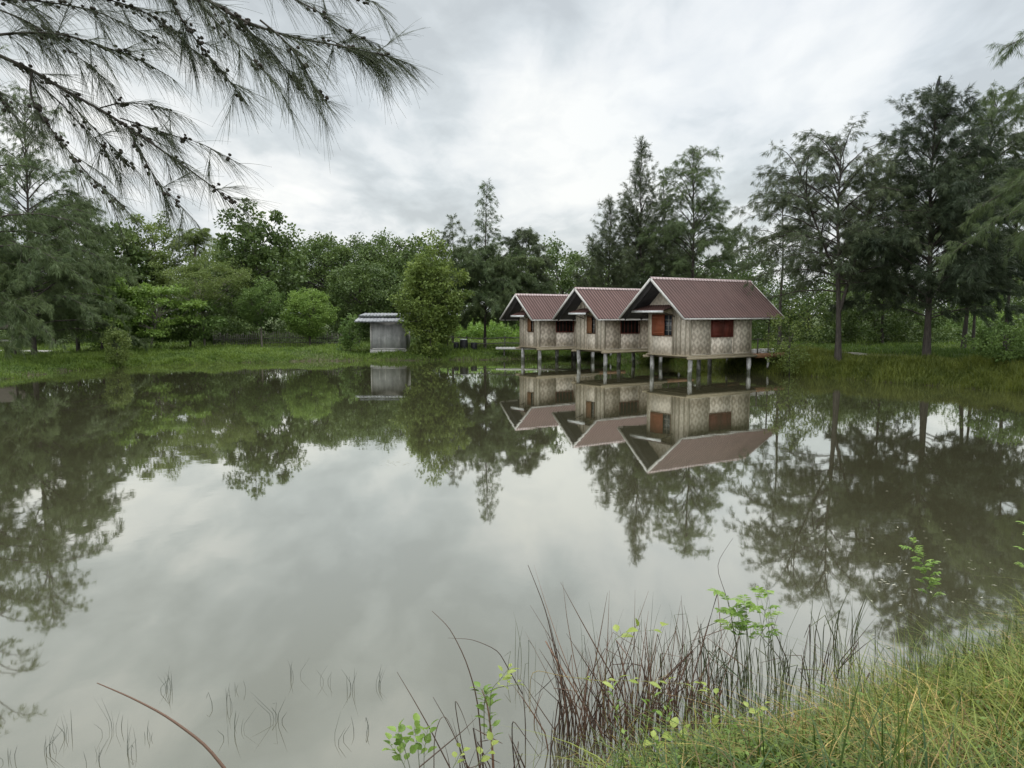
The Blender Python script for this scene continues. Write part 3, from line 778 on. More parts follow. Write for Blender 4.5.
def casuarina(name, px, d, top, R, base, label, group, mat='needle_dark', seed=1, limbs=70, dens=1.0, droop=0.35, prof=None, lean=(0, 0),
              r0=0.16, skip=0.12, nlen=0.36, nw=0.027, fork=None, elev=(25, 60), pos=None, bark='bark', cat='tree', shoot=1.0, thin=0.0):
    rng = np.random.default_rng(seed)
    x, y = (X(px, d), d) if pos is None else pos
    z = float(ground_z(x, y))
    H = (at(px, top, d)[2] - z) if pos is None else top
    t = empty(name, (x, y, z), label, cat, group)
    tr, cr = Geo(), Geo()
    stems = [trunk_path(H, rng, lean)]
    tr.tube(stems[0], r0 * (1 - 0.93 * np.linspace(0, 1, 9)) * np.array([1.35] + [1] * 8), 8)
    if fork:
        for (fh, fx, fy, fH) in fork:
            p0, _ = sample_path(stems[0], np.array([fh]))
            q = p0[0] + np.array([[0, 0, 0], [fx * .3, fy * .3, (fH - p0[0][2]) * .25], [fx * .62, fy * .62, (fH - p0[0][2]) * .55], [fx * .85, fy * .85, (fH - p0[0][2]) * .8], [fx, fy, fH - p0[0][2]]])
            stems.append(q); tr.tube(q, r0 * (1 - fh) * 0.85 * (1 - 0.9 * np.linspace(0, 1, 5)), 7)
    prof = prof or (lambda q: math.sin(PI * min(1, q * 0.86 + 0.14)) ** 0.7 * (1 - 0.35 * q))
    O, D, LN, T = [], [], [], []
    for si, st in enumerate(stems):
        nl = limbs if si == 0 else limbs // 2
        fb = base if si == 0 else 0.15
        for k in range(nl):
            if rng.random() < skip: continue
            qf = (k + rng.random()) / nl                     # 0 at crown base, 1 at the top
            p0, _ = sample_path(st, np.array([fb + (1 - fb) * qf * 0.985])); p0 = p0[0]
            qh = qf if si == 0 else 0.4 + 0.6 * qf
            az = k * 2.39996 + rng.normal(0, 0.5)
            Ln = max(0.35, 1.22 * R * prof(qh) * rng.uniform(0.55, 1.15))
            el = math.radians(elev[0] + (elev[1] - elev[0]) * qf + rng.normal(0, 8))
            s = np.linspace(0, 1, 6)
            bend = rng.normal(0, 0.25)
            pth = np.stack([p0[0] + Ln * s * math.cos(el) * np.cos(az + bend * s), p0[1] + Ln * s * math.cos(el) * np.sin(az + bend * s),
                            p0[2] + Ln * (s * math.sin(el) - droop * s ** 2.2)], -1)
            rl = 0.006 + 0.016 * Ln / 3
            tr.tube(pth, rl * 1.3 * (1 - 0.85 * s), 5)
            ns = max(4, int(Ln * 8 * shoot * (1 - thin * min(1.0, max(0.0, qh - 0.28) * 2.4))))
            f = 0.10 + 0.90 * rng.random(ns) ** 0.75
            po, pd = sample_path(pth, f)
            sd = unit(pd * 0.9 + rng.normal(0, 0.55, (ns, 3)) + np.array([0, 0, 0.10]))
            sl = rng.uniform(0.30, 1.05, ns) * (0.5 + 0.5 * min(1.0, Ln / 2.2)) * (1.1 - 0.35 * f)
            tt = np.clip(rng.normal(0.45, 0.16) + rng.normal(0, 0.14, ns), 0, 1)
            sag = 0.30 * droop + 0.10
            for j in range(0, ns, 2):
                tr.tube([po[j], po[j] + sd[j] * sl[j] * 0.55 - np.array([0, 0, 0.3 * sag * sl[j]]), po[j] + sd[j] * sl[j] - np.array([0, 0, sag * sl[j]])], [0.008, 0.006, 0.003], 3, cap=False)
            nt_ = np.maximum(1, (sl * 12.5 * dens * (1 - 0.78 * thin * min(1.0, max(0.0, qh - 0.28) * 2.4)) + rng.random(ns) * 0.9)).astype(int)           # tufts along each shoot
            ti = np.repeat(np.arange(ns), nt_); u = 0.15 + 0.85 * rng.random(len(ti))
            to = po[ti] + sd[ti] * (sl[ti] * u)[:, None]; to[:, 2] -= sag * sl[ti] * u * u
            td = unit(sd[ti] + rng.normal(0, 0.35, (len(ti), 3)) + np.array([0, 0, -0.35 - 1.3 * droop]))
            idx = np.repeat(np.arange(len(ti)), 9)
            o = to[idx] + rng.normal(0, 0.035, (len(idx), 3))
            dd = unit(td[idx] + rng.normal(0, 0.30, (len(idx), 3)))
            O.append(o); D.append(dd); LN.append(rng.uniform(0.45, 1.0, len(idx)) * nlen); T.append(np.clip(tt[ti][idx] + rng.normal(0, 0.1, len(idx)), 0, 1))
    O, D, LN, T = np.concatenate(O), np.concatenate(D), np.concatenate(LN), np.concatenate(T)
    ribbons(cr, O, D, LN, 0.78 * nw * rng.uniform(0.7, 1.3, len(O)), T, rng)
    tr.build('trunk', M[bark], t, smooth=True)
    cr.build('crown', M[mat], t)
    return t

def broadleaf(name, px, d, top, R, bot, label, group, mat='leaf_mid', seed=1, nclump=130, per=90, leaf=0.2, flat=1.0, r0=0.15, cl=0.55,
              pos=None, bark='bark', tiers=None, up=0.45, cat='tree', lump=0.25, lean=(0, 0), shell=0.55, aspect=0.55):
    """crown between heights read from the picture rows top and bot"""
    rng = np.random.default_rng(seed)
    x, y = (X(px, d), d) if pos is None else pos
    z = float(ground_z(x, y))
    zt, zb = (at(px, top, d)[2] - z, at(px, bot, d)[2] - z) if pos is None else (top, bot)
    zb = max(zb, 0.05)
    t = empty(name, (x, y, z), label, cat, group)
    tr, cr = Geo(), Geo()
    zc, hz = (zt + zb) / 2, (zt - zb) / 2
    tp = trunk_path(max(zc, 0.5) + hz * 0.5, rng, lean)
    tr.tube(tp, r0 * (1 - 0.8 * np.linspace(0, 1, 9)) * np.array([1.3] + [1] * 8), 8)
    ph = rng.uniform(0, 6.28, 6)
    C = []
    while len(C) < nclump:
        v = unit(rng.standard_normal((1, 3)))[0]
        rad = rng.random() ** (1 / 3.0)
        rad = shell + (1 - shell) * rad if rng.random() < 0.75 else rad
        lob = 1 + lump * (math.sin(3 * math.atan2(v[1], v[0]) + ph[0]) * math.cos(2.5 * v[2] + ph[1]) + 0.6 * math.sin(5 * v[0] + ph[2]) * math.sin(4 * v[2] + ph[3]))
        p = v * rad * lob
        if v[2] < -0.2: p = p * np.array([0.92, 0.92, 1.0])
        p = np.array([p[0] * R, p[1] * R, zc + p[2] * hz * 0.97])
        if tiers:
            k = (p[2] - zb) / (zt - zb) * tiers
            p[2] = zb + (math.floor(k) + 0.5 + 0.18 * rng.normal()) / tiers * (zt - zb)
        if p[2] < 0.1: p[2] = rng.uniform(0.1, 0.5)
        C.append(p)
    C = np.array(C)
    fz = np.clip((C[:, 2] - zb) / (zt - zb + 1e-6), 0, 1)
    for i in range(0, nclump, 4):                         # limbs out to a quarter of the clumps
        f0 = np.clip(0.30 + 0.6 * fz[i] * rng.uniform(0.5, 1.0), 0.2, 0.97)
        p0, _ = sample_path(tp, np.array([f0])); p0 = p0[0]
        mid = p0 * 0.45 + C[i] * 0.55 + rng.normal(0, 0.08 * R, 3) + np.array([0, 0, 0.05 * hz])
        tr.tube([p0, p0 * .7 + mid * .3, mid, C[i]], np.array([0.30, 0.24, 0.16, 0.05]) * r0 + 0.004, 5, cap=False)
    n = rng.integers(int(per * 0.6), int(per * 1.4), nclump)
    idx = np.repeat(np.arange(nclump), n)
    rr = rng.standard_normal((len(idx), 3)); rr = unit(rr) * (rng.random(len(idx)) ** 0.45)[:, None]
    cs = cl * rng.uniform(0.65, 1.3, nclump)
    o = C[idx] + rr * cs[idx][:, None] * np.array([1, 1, 0.7 * flat])
    o[:, 2] = np.maximum(o[:, 2], 0.02)
    dd = unit(rr * 0.8 + rng.normal(0, 0.6, rr.shape) + np.array([0, 0, -0.15]))
    tt = np.clip(rng.normal(0.45, 0.18, nclump)[idx] + rng.normal(0, 0.14, len(idx)), 0, 1)
    ln = leaf * rng.uniform(0.7, 1.3, len(idx))
    leaves(cr, o, dd, ln, ln * aspect, tt, rng, up)
    tr.build('trunk', M[bark], t, smooth=True)
    cr.build('crown', M[mat], t)
    return t

CG = 'feathery casuarinas behind the huts'
RG = 'casuarinas on the bank past the huts'
LG = 'casuarinas at the shelter side of the pond'
BG = 'leafy trees along the far bank'
spire = lambda q: (0.35 + 0.65 * math.sin(PI * min(1, q * 1.7 + 0.15))) if q < 0.50 else 0.31 * (1 - (q - 0.50) / 0.5) + 0.05
cone = lambda q: (0.55 + 0.45 * min(1, q / 0.18)) * (1 - q) ** 0.75 + 0.06
airy = lambda q: math.sin(PI * (0.12 + 0.83 * q)) ** 0.6

# huts' backdrop
casuarina('casuarina_tree', 485, 57, 181, 4.4, 0.16, 'casuarina with a thin bare spire above a wide dark skirt beside the bushy tree', CG, 'needle_olive', 11, 130, 1.5, 0.45, spire, r0=0.11, nlen=0.36, thin=0.97)
casuarina('casuarina_tree', 453, 61, 218, 1.9, 0.25, 'short casuarina tip rising behind the bushy tree', CG, 'needle_dark', 12, 40, 0.8, 0.3, cone, r0=0.1)
casuarina('casuarina_tree', 524, 60, 232, 2.8, 0.2, 'low wide casuarina right behind the farthest hut', CG, 'needle_dark', 13, 55, 1.0, 0.5, airy, r0=0.12)
casuarina('casuarina_tree', 642, 55, 145, 3.4, 0.14, 'tall pointed casuarina with upright branches over the middle hut', CG, 'needle_dark', 14, 105, 1.0, 0.08, lambda q: (0.75 + 0.25 * min(1, q / 0.2)) * (1 - q) ** 0.62 + 0.10, r0=0.12, elev=(48, 76), nlen=0.34, nw=0.021, skip=0.08, thin=0.5)
casuarina('casuarina_tree', 692, 54, 150, 4.6, 0.12, 'tall broad casuarina with drooping branch ends over the nearest roof', CG, 'needle_olive', 15, 105, 0.95, 0.42, lambda q: airy(q) * (1 - 0.42 * q) * 1.15, r0=0.13, elev=(30, 65), nw=0.021, thin=0.45)
casuarina('casuarina_tree', 606, 57, 203, 3.0, 0.12, 'lower pointed casuarina, leftmost of those over the middle hut', CG, 'needle_dark', 16, 80, 0.95, 0.08, lambda q: (1 - q) ** 0.6 + 0.10, r0=0.10, elev=(48, 74), nw=0.021, thin=0.5)
casuarina('casuarina_tree', 664, 58, 174, 2.9, 0.12, 'slim casuarina squeezed between the two tallest ones behind the huts', CG, 'needle_dark', 17, 65, 0.8, 0.15, cone, r0=0.10, thin=0.4, nw=0.021, elev=(40, 70))
casuarina('casuarina_tree', 730, 60, 236, 2.2, 0.15, 'low thin casuarina showing above the end of the nearest roof', CG, 'needle_olive', 18, 45, 0.8, 0.3, airy, r0=0.1)

# bank past the huts
casuarina('casuarina_tree', 778, 46, 174, 2.3, 0.36, 'sparse slender casuarina just past the nearest roof end', RG, 'needle_dark', 21, 50, 0.55, 0.45, airy, r0=0.10, skip=0.25, nlen=0.32, nw=0.022, thin=0.35)
casuarina('casuarina_tree', 837, 38.5, 140, 4.3, 0.33, 'airy casuarina with a forked trunk and sky showing through', RG, 'needle_dark', 22, 64, 0.70, 0.42, airy, r0=0.15, skip=0.10, fork=[(0.22, 1.3, -0.4, 8.5), (0.38, -2.0, 0.5, 9.8)], nlen=0.32, nw=0.022, thin=0.45, lean=(0.1, 0.2))
casuarina('casuarina_tree', 925, 37.5, 94, 4.6, 0.15, 'tallest dense dark casuarina, the one the bird perches on', RG, 'needle_deep', 23, 125, 1.2, 0.28, lambda q: (0.72 + 0.28 * min(1, q / 0.2)) * (1 - q) ** 0.55 + 0.07, r0=0.17, skip=0.10, nlen=0.34, nw=0.024, thin=0.35)
casuarina('casuarina_tree', 961, 43.5, 102, 4.2, 0.30, 'casuarina with twisted olive top beside the tallest dark one', RG, 'needle_olive', 24, 85, 0.95, 0.55, airy, r0=0.12, lean=(1.2, 0), nlen=0.34, nw=0.023, thin=0.3)
casuarina('casuarina_tree', 971, 45, 150, 2.8, 0.34, 'thin trunked casuarina close behind the twisted olive one', RG, 'needle_dark', 25, 55, 0.9, 0.5, airy, r0=0.09, thin=0.3)
casuarina('casuarina_tree', 1003, 41, 138, 3.3, 0.33, 'leaning casuarina near the leafy bush on the bank', RG, 'needle_dark', 26, 62, 0.95, 0.5, airy, r0=0.10, thin=0.3, lean=(0.9, 0.3))
casuarina('casuarina_tree', 1150, 27.5, 16.5, 6.3, 0.24, 'near casuarina whose long drooping boughs hang in at the edge', RG, 'needle_olive', 27, 110, 0.85, 0.55, airy, r0=0.26, pos=(22.9, 27.5), nlen=0.36, nw=0.015, skip=0.1, elev=(25, 50))
casuarina('casuarina_tree', 880, 50, 165, 3.0, 0.3, 'casuarina filling the gap behind the forked and the tallest trees', RG, 'needle_deep', 28, 60, 0.85, 0.4, airy, r0=0.1, thin=0.3)

# shelter side
casuarina('casuarina_tree', 36, 44, 88, 5.2, 0.06, 'big drooping casuarina with a stout dark trunk by the slab', LG, 'needle_olive', 31, 125, 0.95, 0.50, lambda q: (0.85 + 0.15 * min(1, q / 0.2)) * (1 - q) ** 0.6 + 0.12, r0=0.13, nlen=0.34, skip=0.07, nw=0.022, thin=0.6)
casuarina('casuarina_tree', -45, 29, 30, 4.6, 0.16, 'casuarina cut off by the picture edge behind the hanging branch', LG, 'needle_olive', 32, 75, 0.75, 0.5, airy, thin=0.8, r0=0.18, nlen=0.34, pos=(-21.9, 29.0) if False else None)
casuarina('casuarina_tree', 17, 44.5, 250, 2.6, 0.32, 'young thin stemmed casuarina right beside the stout dark trunk', LG, 'needle_olive', 33, 46, 0.9, 0.6, airy, r0=0.07, nlen=0.3)
casuarina('casuarina_tree', 80, 50, 205, 3.0, 0.18, 'small olive casuarina next to the tiered almond trees', LG, 'needle_olive', 34, 70, 1.0, 0.55, airy, r0=0.11)

# leafy trees on the far bank
broadleaf('bushy_tree', 431, 51.6, 248, 1.95, 356, 'bushy yellow-green tree reaching down to the water beside the shed', BG, 'leaf_bush', 43, 230, 78, 0.2, r0=0.10, cl=0.46, lump=0.34, shell=0.42)
broadleaf('round_tree', 311, 57.5, 288, 1.8, 338, 'small round bright green tree in front of the picket fence', BG, 'leaf_bright', 42, 150, 120, 0.13, r0=0.09, cl=0.40, lump=0.08)
broadleaf('small_tree', 263, 57, 284, 1.45, 322, 'small tree with a pale straight trunk beside the round bright one', BG, 'leaf_mid', 43, 90, 110, 0.14, r0=0.07, cl=0.42, bark='bark_pale')
broadleaf('dark_tree', 257, 66, 212, 4.0, 325, 'tall dark tree with big scattered leaves rising above the round tree', BG, 'leaf_dark', 44, 190, 62, 0.34, r0=0.2, cl=0.62, lump=0.34, shell=0.4)
broadleaf('pale_tree', 158, 67, 220, 2.6, 310, 'pale green tree with open top next to the palm', BG, 'leaf_olive', 45, 120, 70, 0.24, r0=0.14, cl=0.55, lump=0.35)
broadleaf('teak_tree', 128, 65, 226, 1.9, 300, 'narrow dark tree with large loose leaves by the pale open one', BG, 'leaf_dark', 46, 70, 34, 0.42, r0=0.1, cl=0.6, lump=0.3)
broadleaf('feathery_tree', 206, 56, 256, 2.9, 304, 'feathery yellow-green tree on a slender brown trunk in front of the palm', BG, 'leaf_olive', 47, 130, 120, 0.12, flat=0.6, r0=0.08, cl=0.6, lump=0.28, bark='bark_pale')
broadleaf('almond_tree', 152, 52, 284, 2.7, 338, 'tiered almond tree with a pale leaning trunk', BG, 'leaf_bright', 48, 110, 70, 0.24, flat=0.35, r0=0.08, cl=0.6, tiers=4, bark='bark_pale', lean=(0.8, 0), up=0.75)
broadleaf('almond_tree', 104, 50, 272, 2.3, 338, 'tiered almond tree closest to the olive casuarina', BG, 'leaf_bright', 49, 110, 65, 0.24, flat=0.35, r0=0.09, cl=0.6, tiers=5, up=0.75)
broadleaf('almond_tree', 192, 55, 300, 2.3, 342, 'low tiered almond tree under the slender feathery tree', BG, 'leaf_mid', 50, 80, 70, 0.24, flat=0.35, r0=0.08, cl=0.6, tiers=3, up=0.75)
broadleaf('broad_tree', 335, 82, 237, 5.4, 320, 'broad round crowned tree far behind the picket fence', BG, 'leaf_dark', 51, 300, 130, 0.26, r0=0.3, cl=0.95, lump=0.13, shell=0.7)
broadleaf('broad_tree', 398, 86, 239, 5.2, 325, 'broad dark tree far behind the shed', BG, 'leaf_dark', 52, 280, 110, 0.28, r0=0.3, cl=0.95, lump=0.17, shell=0.65)
broadleaf('broad_tree', 362, 66, 262, 3.2, 335, 'dense mid-height tree standing over the shed roof', BG, 'leaf_dark', 53, 200, 110, 0.2, r0=0.16, cl=0.6, lump=0.2)
broadleaf('dark_tree', 232, 75, 250, 4.4, 335, 'shadowy tree filling the space behind the feathery and dark ones', BG, 'leaf_dark', 54, 170, 80, 0.26, r0=0.2, cl=0.8)
broadleaf('dark_tree', 563, 68, 248, 3.4, 330, 'dark leafy tree between the spired casuarina and the pointed group', BG, 'leaf_dark', 55, 130, 62, 0.28, r0=0.16, cl=0.65, lump=0.35)
broadleaf('dark_tree', 60, 62, 238, 4.4, 338, 'dark tree behind the big drooping casuarina', BG, 'leaf_dark', 56, 190, 80, 0.25, r0=0.2, cl=0.75)
broadleaf('dark_tree', -20, 60, 225, 4.8, 338, 'dark tree behind the thatched shelter', BG, 'leaf_dark', 57, 190, 80, 0.25, r0=0.2, cl=0.75)
broadleaf('shrub', 351, 53.2, 317, 0.85, 350, 'leafy shrub at the corner of the shed', None, 'leaf_mid', 58, 40, 55, 0.17, r0=0.03, cl=0.32, cat='shrub')
broadleaf('shrub', 118, 43.5, 328, 0.62, 372, 'upright yellow-green shrub alone on the grass bank', None, 'leaf_olive', 59, 60, 60, 0.10, r0=0.025, cl=0.26, cat='shrub')
broadleaf('shrub', 132, 54, 322, 1.3, 346, 'low green shrub under the tiered almond trees', None, 'leaf_mid', 60, 50, 60, 0.18, r0=0.03, cl=0.4, cat='shrub')
broadleaf('shrub', 225, 61, 318, 2.3, 348, 'dark shrub at the foot of the small pale-trunked tree', None, 'leaf_dark', 61, 70, 70, 0.2, r0=0.04, cl=0.5, cat='shrub')
# undergrowth past the huts
SG = 'undergrowth shrubs behind the bank path'
broadleaf('shrub', 789, 38.2, 303, 1.15, 378, 'thin brownish sapling bush at the waterside by the nearest hut', None, 'leaf_olive', 62, 80, 34, 0.11, r0=0.03, cl=0.36, cat='shrub')
broadleaf('shrub', 1004, 33.5, 326, 1.35, 392, 'leafy green bush on the bank below the leaning casuarina', None, 'leaf_mid', 63, 80, 60, 0.13, r0=0.03, cl=0.32, cat='shrub')
for i, (px, d, top, R_, m_, lab) in enumerate((
        (806, 50, 281, 2.4, 'leaf_dark', 'dark green shrub seen between the sparse and the forked casuarina'),
        (872, 51, 293, 2.6, 'leaf_dark', 'very dark shrub beside the forked trunk'),
        (858, 60, 276, 3.2, 'leaf_dark', 'taller shrub behind the very dark one'),
        (905, 54, 296, 2.4, 'leaf_dark', 'dark shrub at the foot of the tallest casuarina'),
        (952, 60, 318, 2.4, 'leaf_mid', 'bright shrub between the tallest casuarina and the twin thin trunks'),
        (994, 62, 312, 2.8, 'leaf_bright', 'bright yellow-green shrub behind the leaning casuarina'),
        (1035, 50, 316, 2.2, 'leaf_dark', 'green shrub at the picture edge above the leafy bush'),
        (762, 56, 296, 2.2, 'leaf_dark', 'green shrub visible under the eaves of the nearest hut'),
        (700, 57, 312, 3.0, 'leaf_dark', 'dark shrub hidden behind the nearest hut'),
        (655, 60, 305, 3.2, 'leaf_dark', 'dark shrub behind the middle hut'),
        (600, 62, 306, 3.0, 'leaf_dark', 'dark shrub between the farthest and middle hut'))):
    broadleaf('shrub', px, d, top, R_, 352, lab, SG, m_, 70 + i, 90, 75, 0.19, r0=0.04, cl=0.55, cat='shrub', lump=0.3)
for i, (px, d, top, R_, lab) in enumerate(((466, 78, 318, 3.2, 'sunny yellow-green shrub glimpsed under the bushy tree'), (512, 76, 320, 3.4, 'sunny yellow-green shrub glimpsed beside the farthest hut'))):
    broadleaf('shrub', px, d, top, R_, 342, lab, None, 'leaf_fresh', 90 + i, 90, 75, 0.22, r0=0.04, cl=0.6, cat='shrub', lump=0.3)

def undergrowth(lo, hi, n, label, mat, seed, hmax):
    rng = np.random.default_rng(seed)
    C = rng.uniform(lo, hi, (n, 2)); zc_ = ground_z(C[:, 0], C[:, 1])
    hh = rng.uniform(0.3, 1.0, n) * hmax * (0.6 + 0.4 * np.sin(C[:, 0] * 0.8 + np.sin(C[:, 1])))
    idx = np.repeat(np.arange(n), 110)
    r = unit(rng.standard_normal((len(idx), 3))) * (rng.random(len(idx)) ** 0.45)[:, None]
    c3 = np.stack([C[:, 0], C[:, 1], zc_ + hh * 0.5], -1)
    o = c3[idx] + r * np.stack([np.full(n, 0.8), np.full(n, 0.8), np.maximum(0.3, hh * 0.55)], -1)[idx]
    ln = rng.uniform(0.1, 0.28, len(idx)); g = Geo()
    leaves(g, o, unit(r + rng.normal(0, 0.6, r.shape)), ln, ln * 0.5, np.clip(rng.normal(0.4, 0.2, n)[idx] + rng.normal(0, 0.15, len(idx)), 0, 1), rng, 0.4)
    tag(g.build('undergrowth', M[mat]), label, 'undergrowth', kind='stuff')
undergrowth((-46, 62), (-7, 72), 420, 'dark undergrowth beneath the trees on the far bank', 'leaf_dark', 61, 2.2)
undergrowth((3, 54.5), (16, 66), 200, 'shadowy undergrowth on the bank behind the huts', 'leaf_dark', 63, 1.8)
undergrowth((12, 50), (44, 66), 300, 'tangled undergrowth beyond the footpath', 'leaf_dark', 62, 2.0)

# coconut palm
def palm(px, d, top, label):
    rng = np.random.default_rng(5)
    x = X(px, d); z = float(ground_z(x, d)); H = at(px, top + 14, d)[2] - z
    t = empty('coconut_palm', (x, d, z), label, 'palm')
    tr, cr = Geo(), Geo()
    tp = trunk_path(H, rng, (0.3, 0)); tr.tube(tp, 0.16 - 0.06 * np.linspace(0, 1, 9), 8)
    for k in range(20):
        az = k * 2.4; el = math.radians(rng.uniform(5, 82)); Ln = rng.uniform(2.4, 3.4)
        s = np.linspace(0, 1, 9)
        p = tp[-1] + np.stack([Ln * s * math.cos(el) * math.cos(az), Ln * s * math.cos(el) * math.sin(az), Ln * (s * math.sin(el) - 0.42 * s ** 2.5)], -1)
        cr.tube(p, 0.03 * (1 - 0.8 * s), 4, 0.4)
        f = np.repeat(np.linspace(0.12, 0.99, 40), 2); sg = np.tile([1, -1], 40)
        o, dd = sample_path(p, f)
        side = unit(np.cross(dd, np.array([0, 0, 1.0])))
        ld = unit(dd * 0.5 + side * sg[:, None] * 0.8 + np.array([0, 0, -0.55]) + rng.normal(0, .08, o.shape))
        ribbons(cr, o, ld, 0.75 * np.sin(PI * (0.15 + 0.75 * f)) + 0.1, np.full(len(o), 0.06), rng.uniform(0.2, 0.7, len(o)), rng)
    tr.build('trunk', M['bark_pale'], t, smooth=True); cr.build('frond', M['leaf_olive'], t)
palm(198, 70, 232, 'coconut palm poking up between the pale and the feathery tree')

# far wood that closes the view
rng = np.random.default_rng(77)
g = Geo()
for k in range(64):
    cx = -115 + 230 * (k + rng.random()) / 64; cy = rng.uniform(98, 128); h = rng.uniform(9.0, 12.5); R_ = rng.uniform(3.5, 6)
    n = 60
    v = unit(rng.standard_normal((n, 3))) * (rng.random(n) ** 0.4)[:, None]
    C = np.stack([cx + v[:, 0] * R_, cy + v[:, 1] * R_, h * 0.52 + v[:, 2] * h * 0.48], -1)
    idx = np.repeat(np.arange(n), 55)
    r = unit(rng.standard_normal((len(idx), 3))) * (rng.random(len(idx)) ** 0.4)[:, None]
    o = C[idx] + r * 1.0
    ln = rng.uniform(0.25, 0.5, len(idx))
    leaves(g, o, unit(r + rng.normal(0, 0.5, r.shape)), ln, ln * 0.6, np.clip(rng.normal(0.4, 0.18) + rng.normal(0, 0.2, n)[idx], 0, 1), rng, 0.4)
tag(g.build('distant_woods', M['leaf_dark']), 'far wood closing the view behind the trees', 'woods', kind='stuff')

# ------------------------------------------------------------------ bank grass
def blades(g, P, h, lean, w, tint, rng, segs=2, curve=0.5, az=None):
    n = len(P)
    az = rng.uniform(0, 2 * PI, n) if az is None else az
    hd = np.stack([np.cos(az), np.sin(az), np.zeros(n)], -1)
    sd = np.stack([-np.sin(az + rng.normal(0, 0.7, n)), np.cos(az), np.zeros(n)], -1)
    sd = unit(sd)
    rows = []
    for k in range(segs + 1):
        f = k / segs
        c = P + hd * (h * lean * (f * (1 - curve) + curve * f * f))[:, None]
        c[:, 2] += h * (f - 0.45 * lean * f * f)
        ww = w * (1 - f ** 1.5) * 0.5 + 0.0004
        rows += [c - sd * ww[:, None], c + sd * ww[:, None]]
    v = np.stack(rows, 1).reshape(-1, 3); m = 2 * (segs + 1)
    base = (np.arange(n) * m)[:, None]
    for k in range(segs):
        pass
    f = np.concatenate([np.concatenate([base + 2 * k, base + 2 * k + 1, base + 2 * k + 3, base + 2 * k + 2], 1) for k in range(segs)])
    g.add(v, f, np.tile(tint, segs))

rng = np.random.default_rng(9)
def scatter(n, lo, hi, dmin, dmax):
    out = []
    tot = 0
    while tot < n:
        p = rng.uniform(lo, hi, (n, 2))
        d = signed_dist(p[:, 0], p[:, 1])
        p = p[(d > dmin) & (d < dmax)]
        out.append(p); tot += len(p)
    p = np.concatenate(out)[:n]
    return np.stack([p[:, 0], p[:, 1], ground_z(p[:, 0], p[:, 1])], -1)
def patch(P, s):
    return 0.5 + 0.5 * np.sin(P[:, 0] * s + 2 * np.sin(P[:, 1] * s * 0.7)) * np.sin(P[:, 1] * s * 1.2 + 1.7 * np.sin(P[:, 0] * s * 0.5))
# left and far bank
g = Geo()
P = scatter(70000, (-32, 41), (6, 62), -0.35, 7.5); P2 = np.concatenate([scatter(40000, (-29, 31), (-14, 50), -0.45, 6), scatter(40000, (2, 44), (17, 60), -0.45, 7)])
P = np.concatenate([P, P2]); pt = patch(P, 0.9)
blades(g, P, rng.uniform(0.16, 0.50, len(P)) * (0.35 + 1.1 * pt * patch(P + 2.0, 3.1)), rng.uniform(0.2, 1.1, len(P)), rng.uniform(0.018, 0.042, len(P)), np.clip(0.05 + 0.45 * pt + 0.45 * patch(P, 2.7) + rng.normal(0, 0.18, len(P)), 0, 1), rng)
tag(g.build('bank_grass', M['bank_grass']), 'short green grass on the far bank', 'grass', kind='stuff')
g = Geo()
P = scatter(110000, (8, 24), (34, 52), -0.45, 4.8); pt = patch(P, 1.1)
P = P[signed_dist(P[:, 0], P[:, 1]) < 3.7 + 0.3 * np.sin(P[:, 0] * 2)]; pt = patch(P, 1.1)
blades(g, P, rng.uniform(0.20, 0.62, len(P)) * (0.45 + 0.9 * pt * patch(P + 1.0, 3.3)), rng.uniform(0.15, 0.8, len(P)), rng.uniform(0.016, 0.036, len(P)), np.clip(0.05 + 0.40 * pt + 0.4 * patch(P, 2.9) + rng.normal(0, 0.2, len(P)), 0, 1), rng)
tag(g.build('bank_grass', M['bank_grass_olive']), 'long olive grass on the bank below the footpath', 'grass', kind='stuff')
g = Geo()
P = scatter(60000, (-40, 44), (45, 90), 4, 30)
blades(g, P, rng.uniform(0.15, 0.45, len(P)), rng.uniform(0.2, 1.0, len(P)), rng.uniform(0.03, 0.06, len(P)), np.clip(rng.normal(0.6, 0.25, len(P)), 0, 1), rng)
P = scatter(45000, (8, 22), (36, 54), 4.65, 11.5)
blades(g, P, rng.uniform(0.12, 0.45, len(P)) * (0.4 + 0.8 * patch(P, 1.4)), rng.uniform(0.2, 0.9, len(P)), rng.uniform(0.02, 0.04, len(P)), np.clip(rng.normal(0.12, 0.2, len(P)), 0, 1), rng)
tag(g.build('meadow_grass', M['bank_grass']), 'meadow grass under the trees', 'grass', kind='stuff')

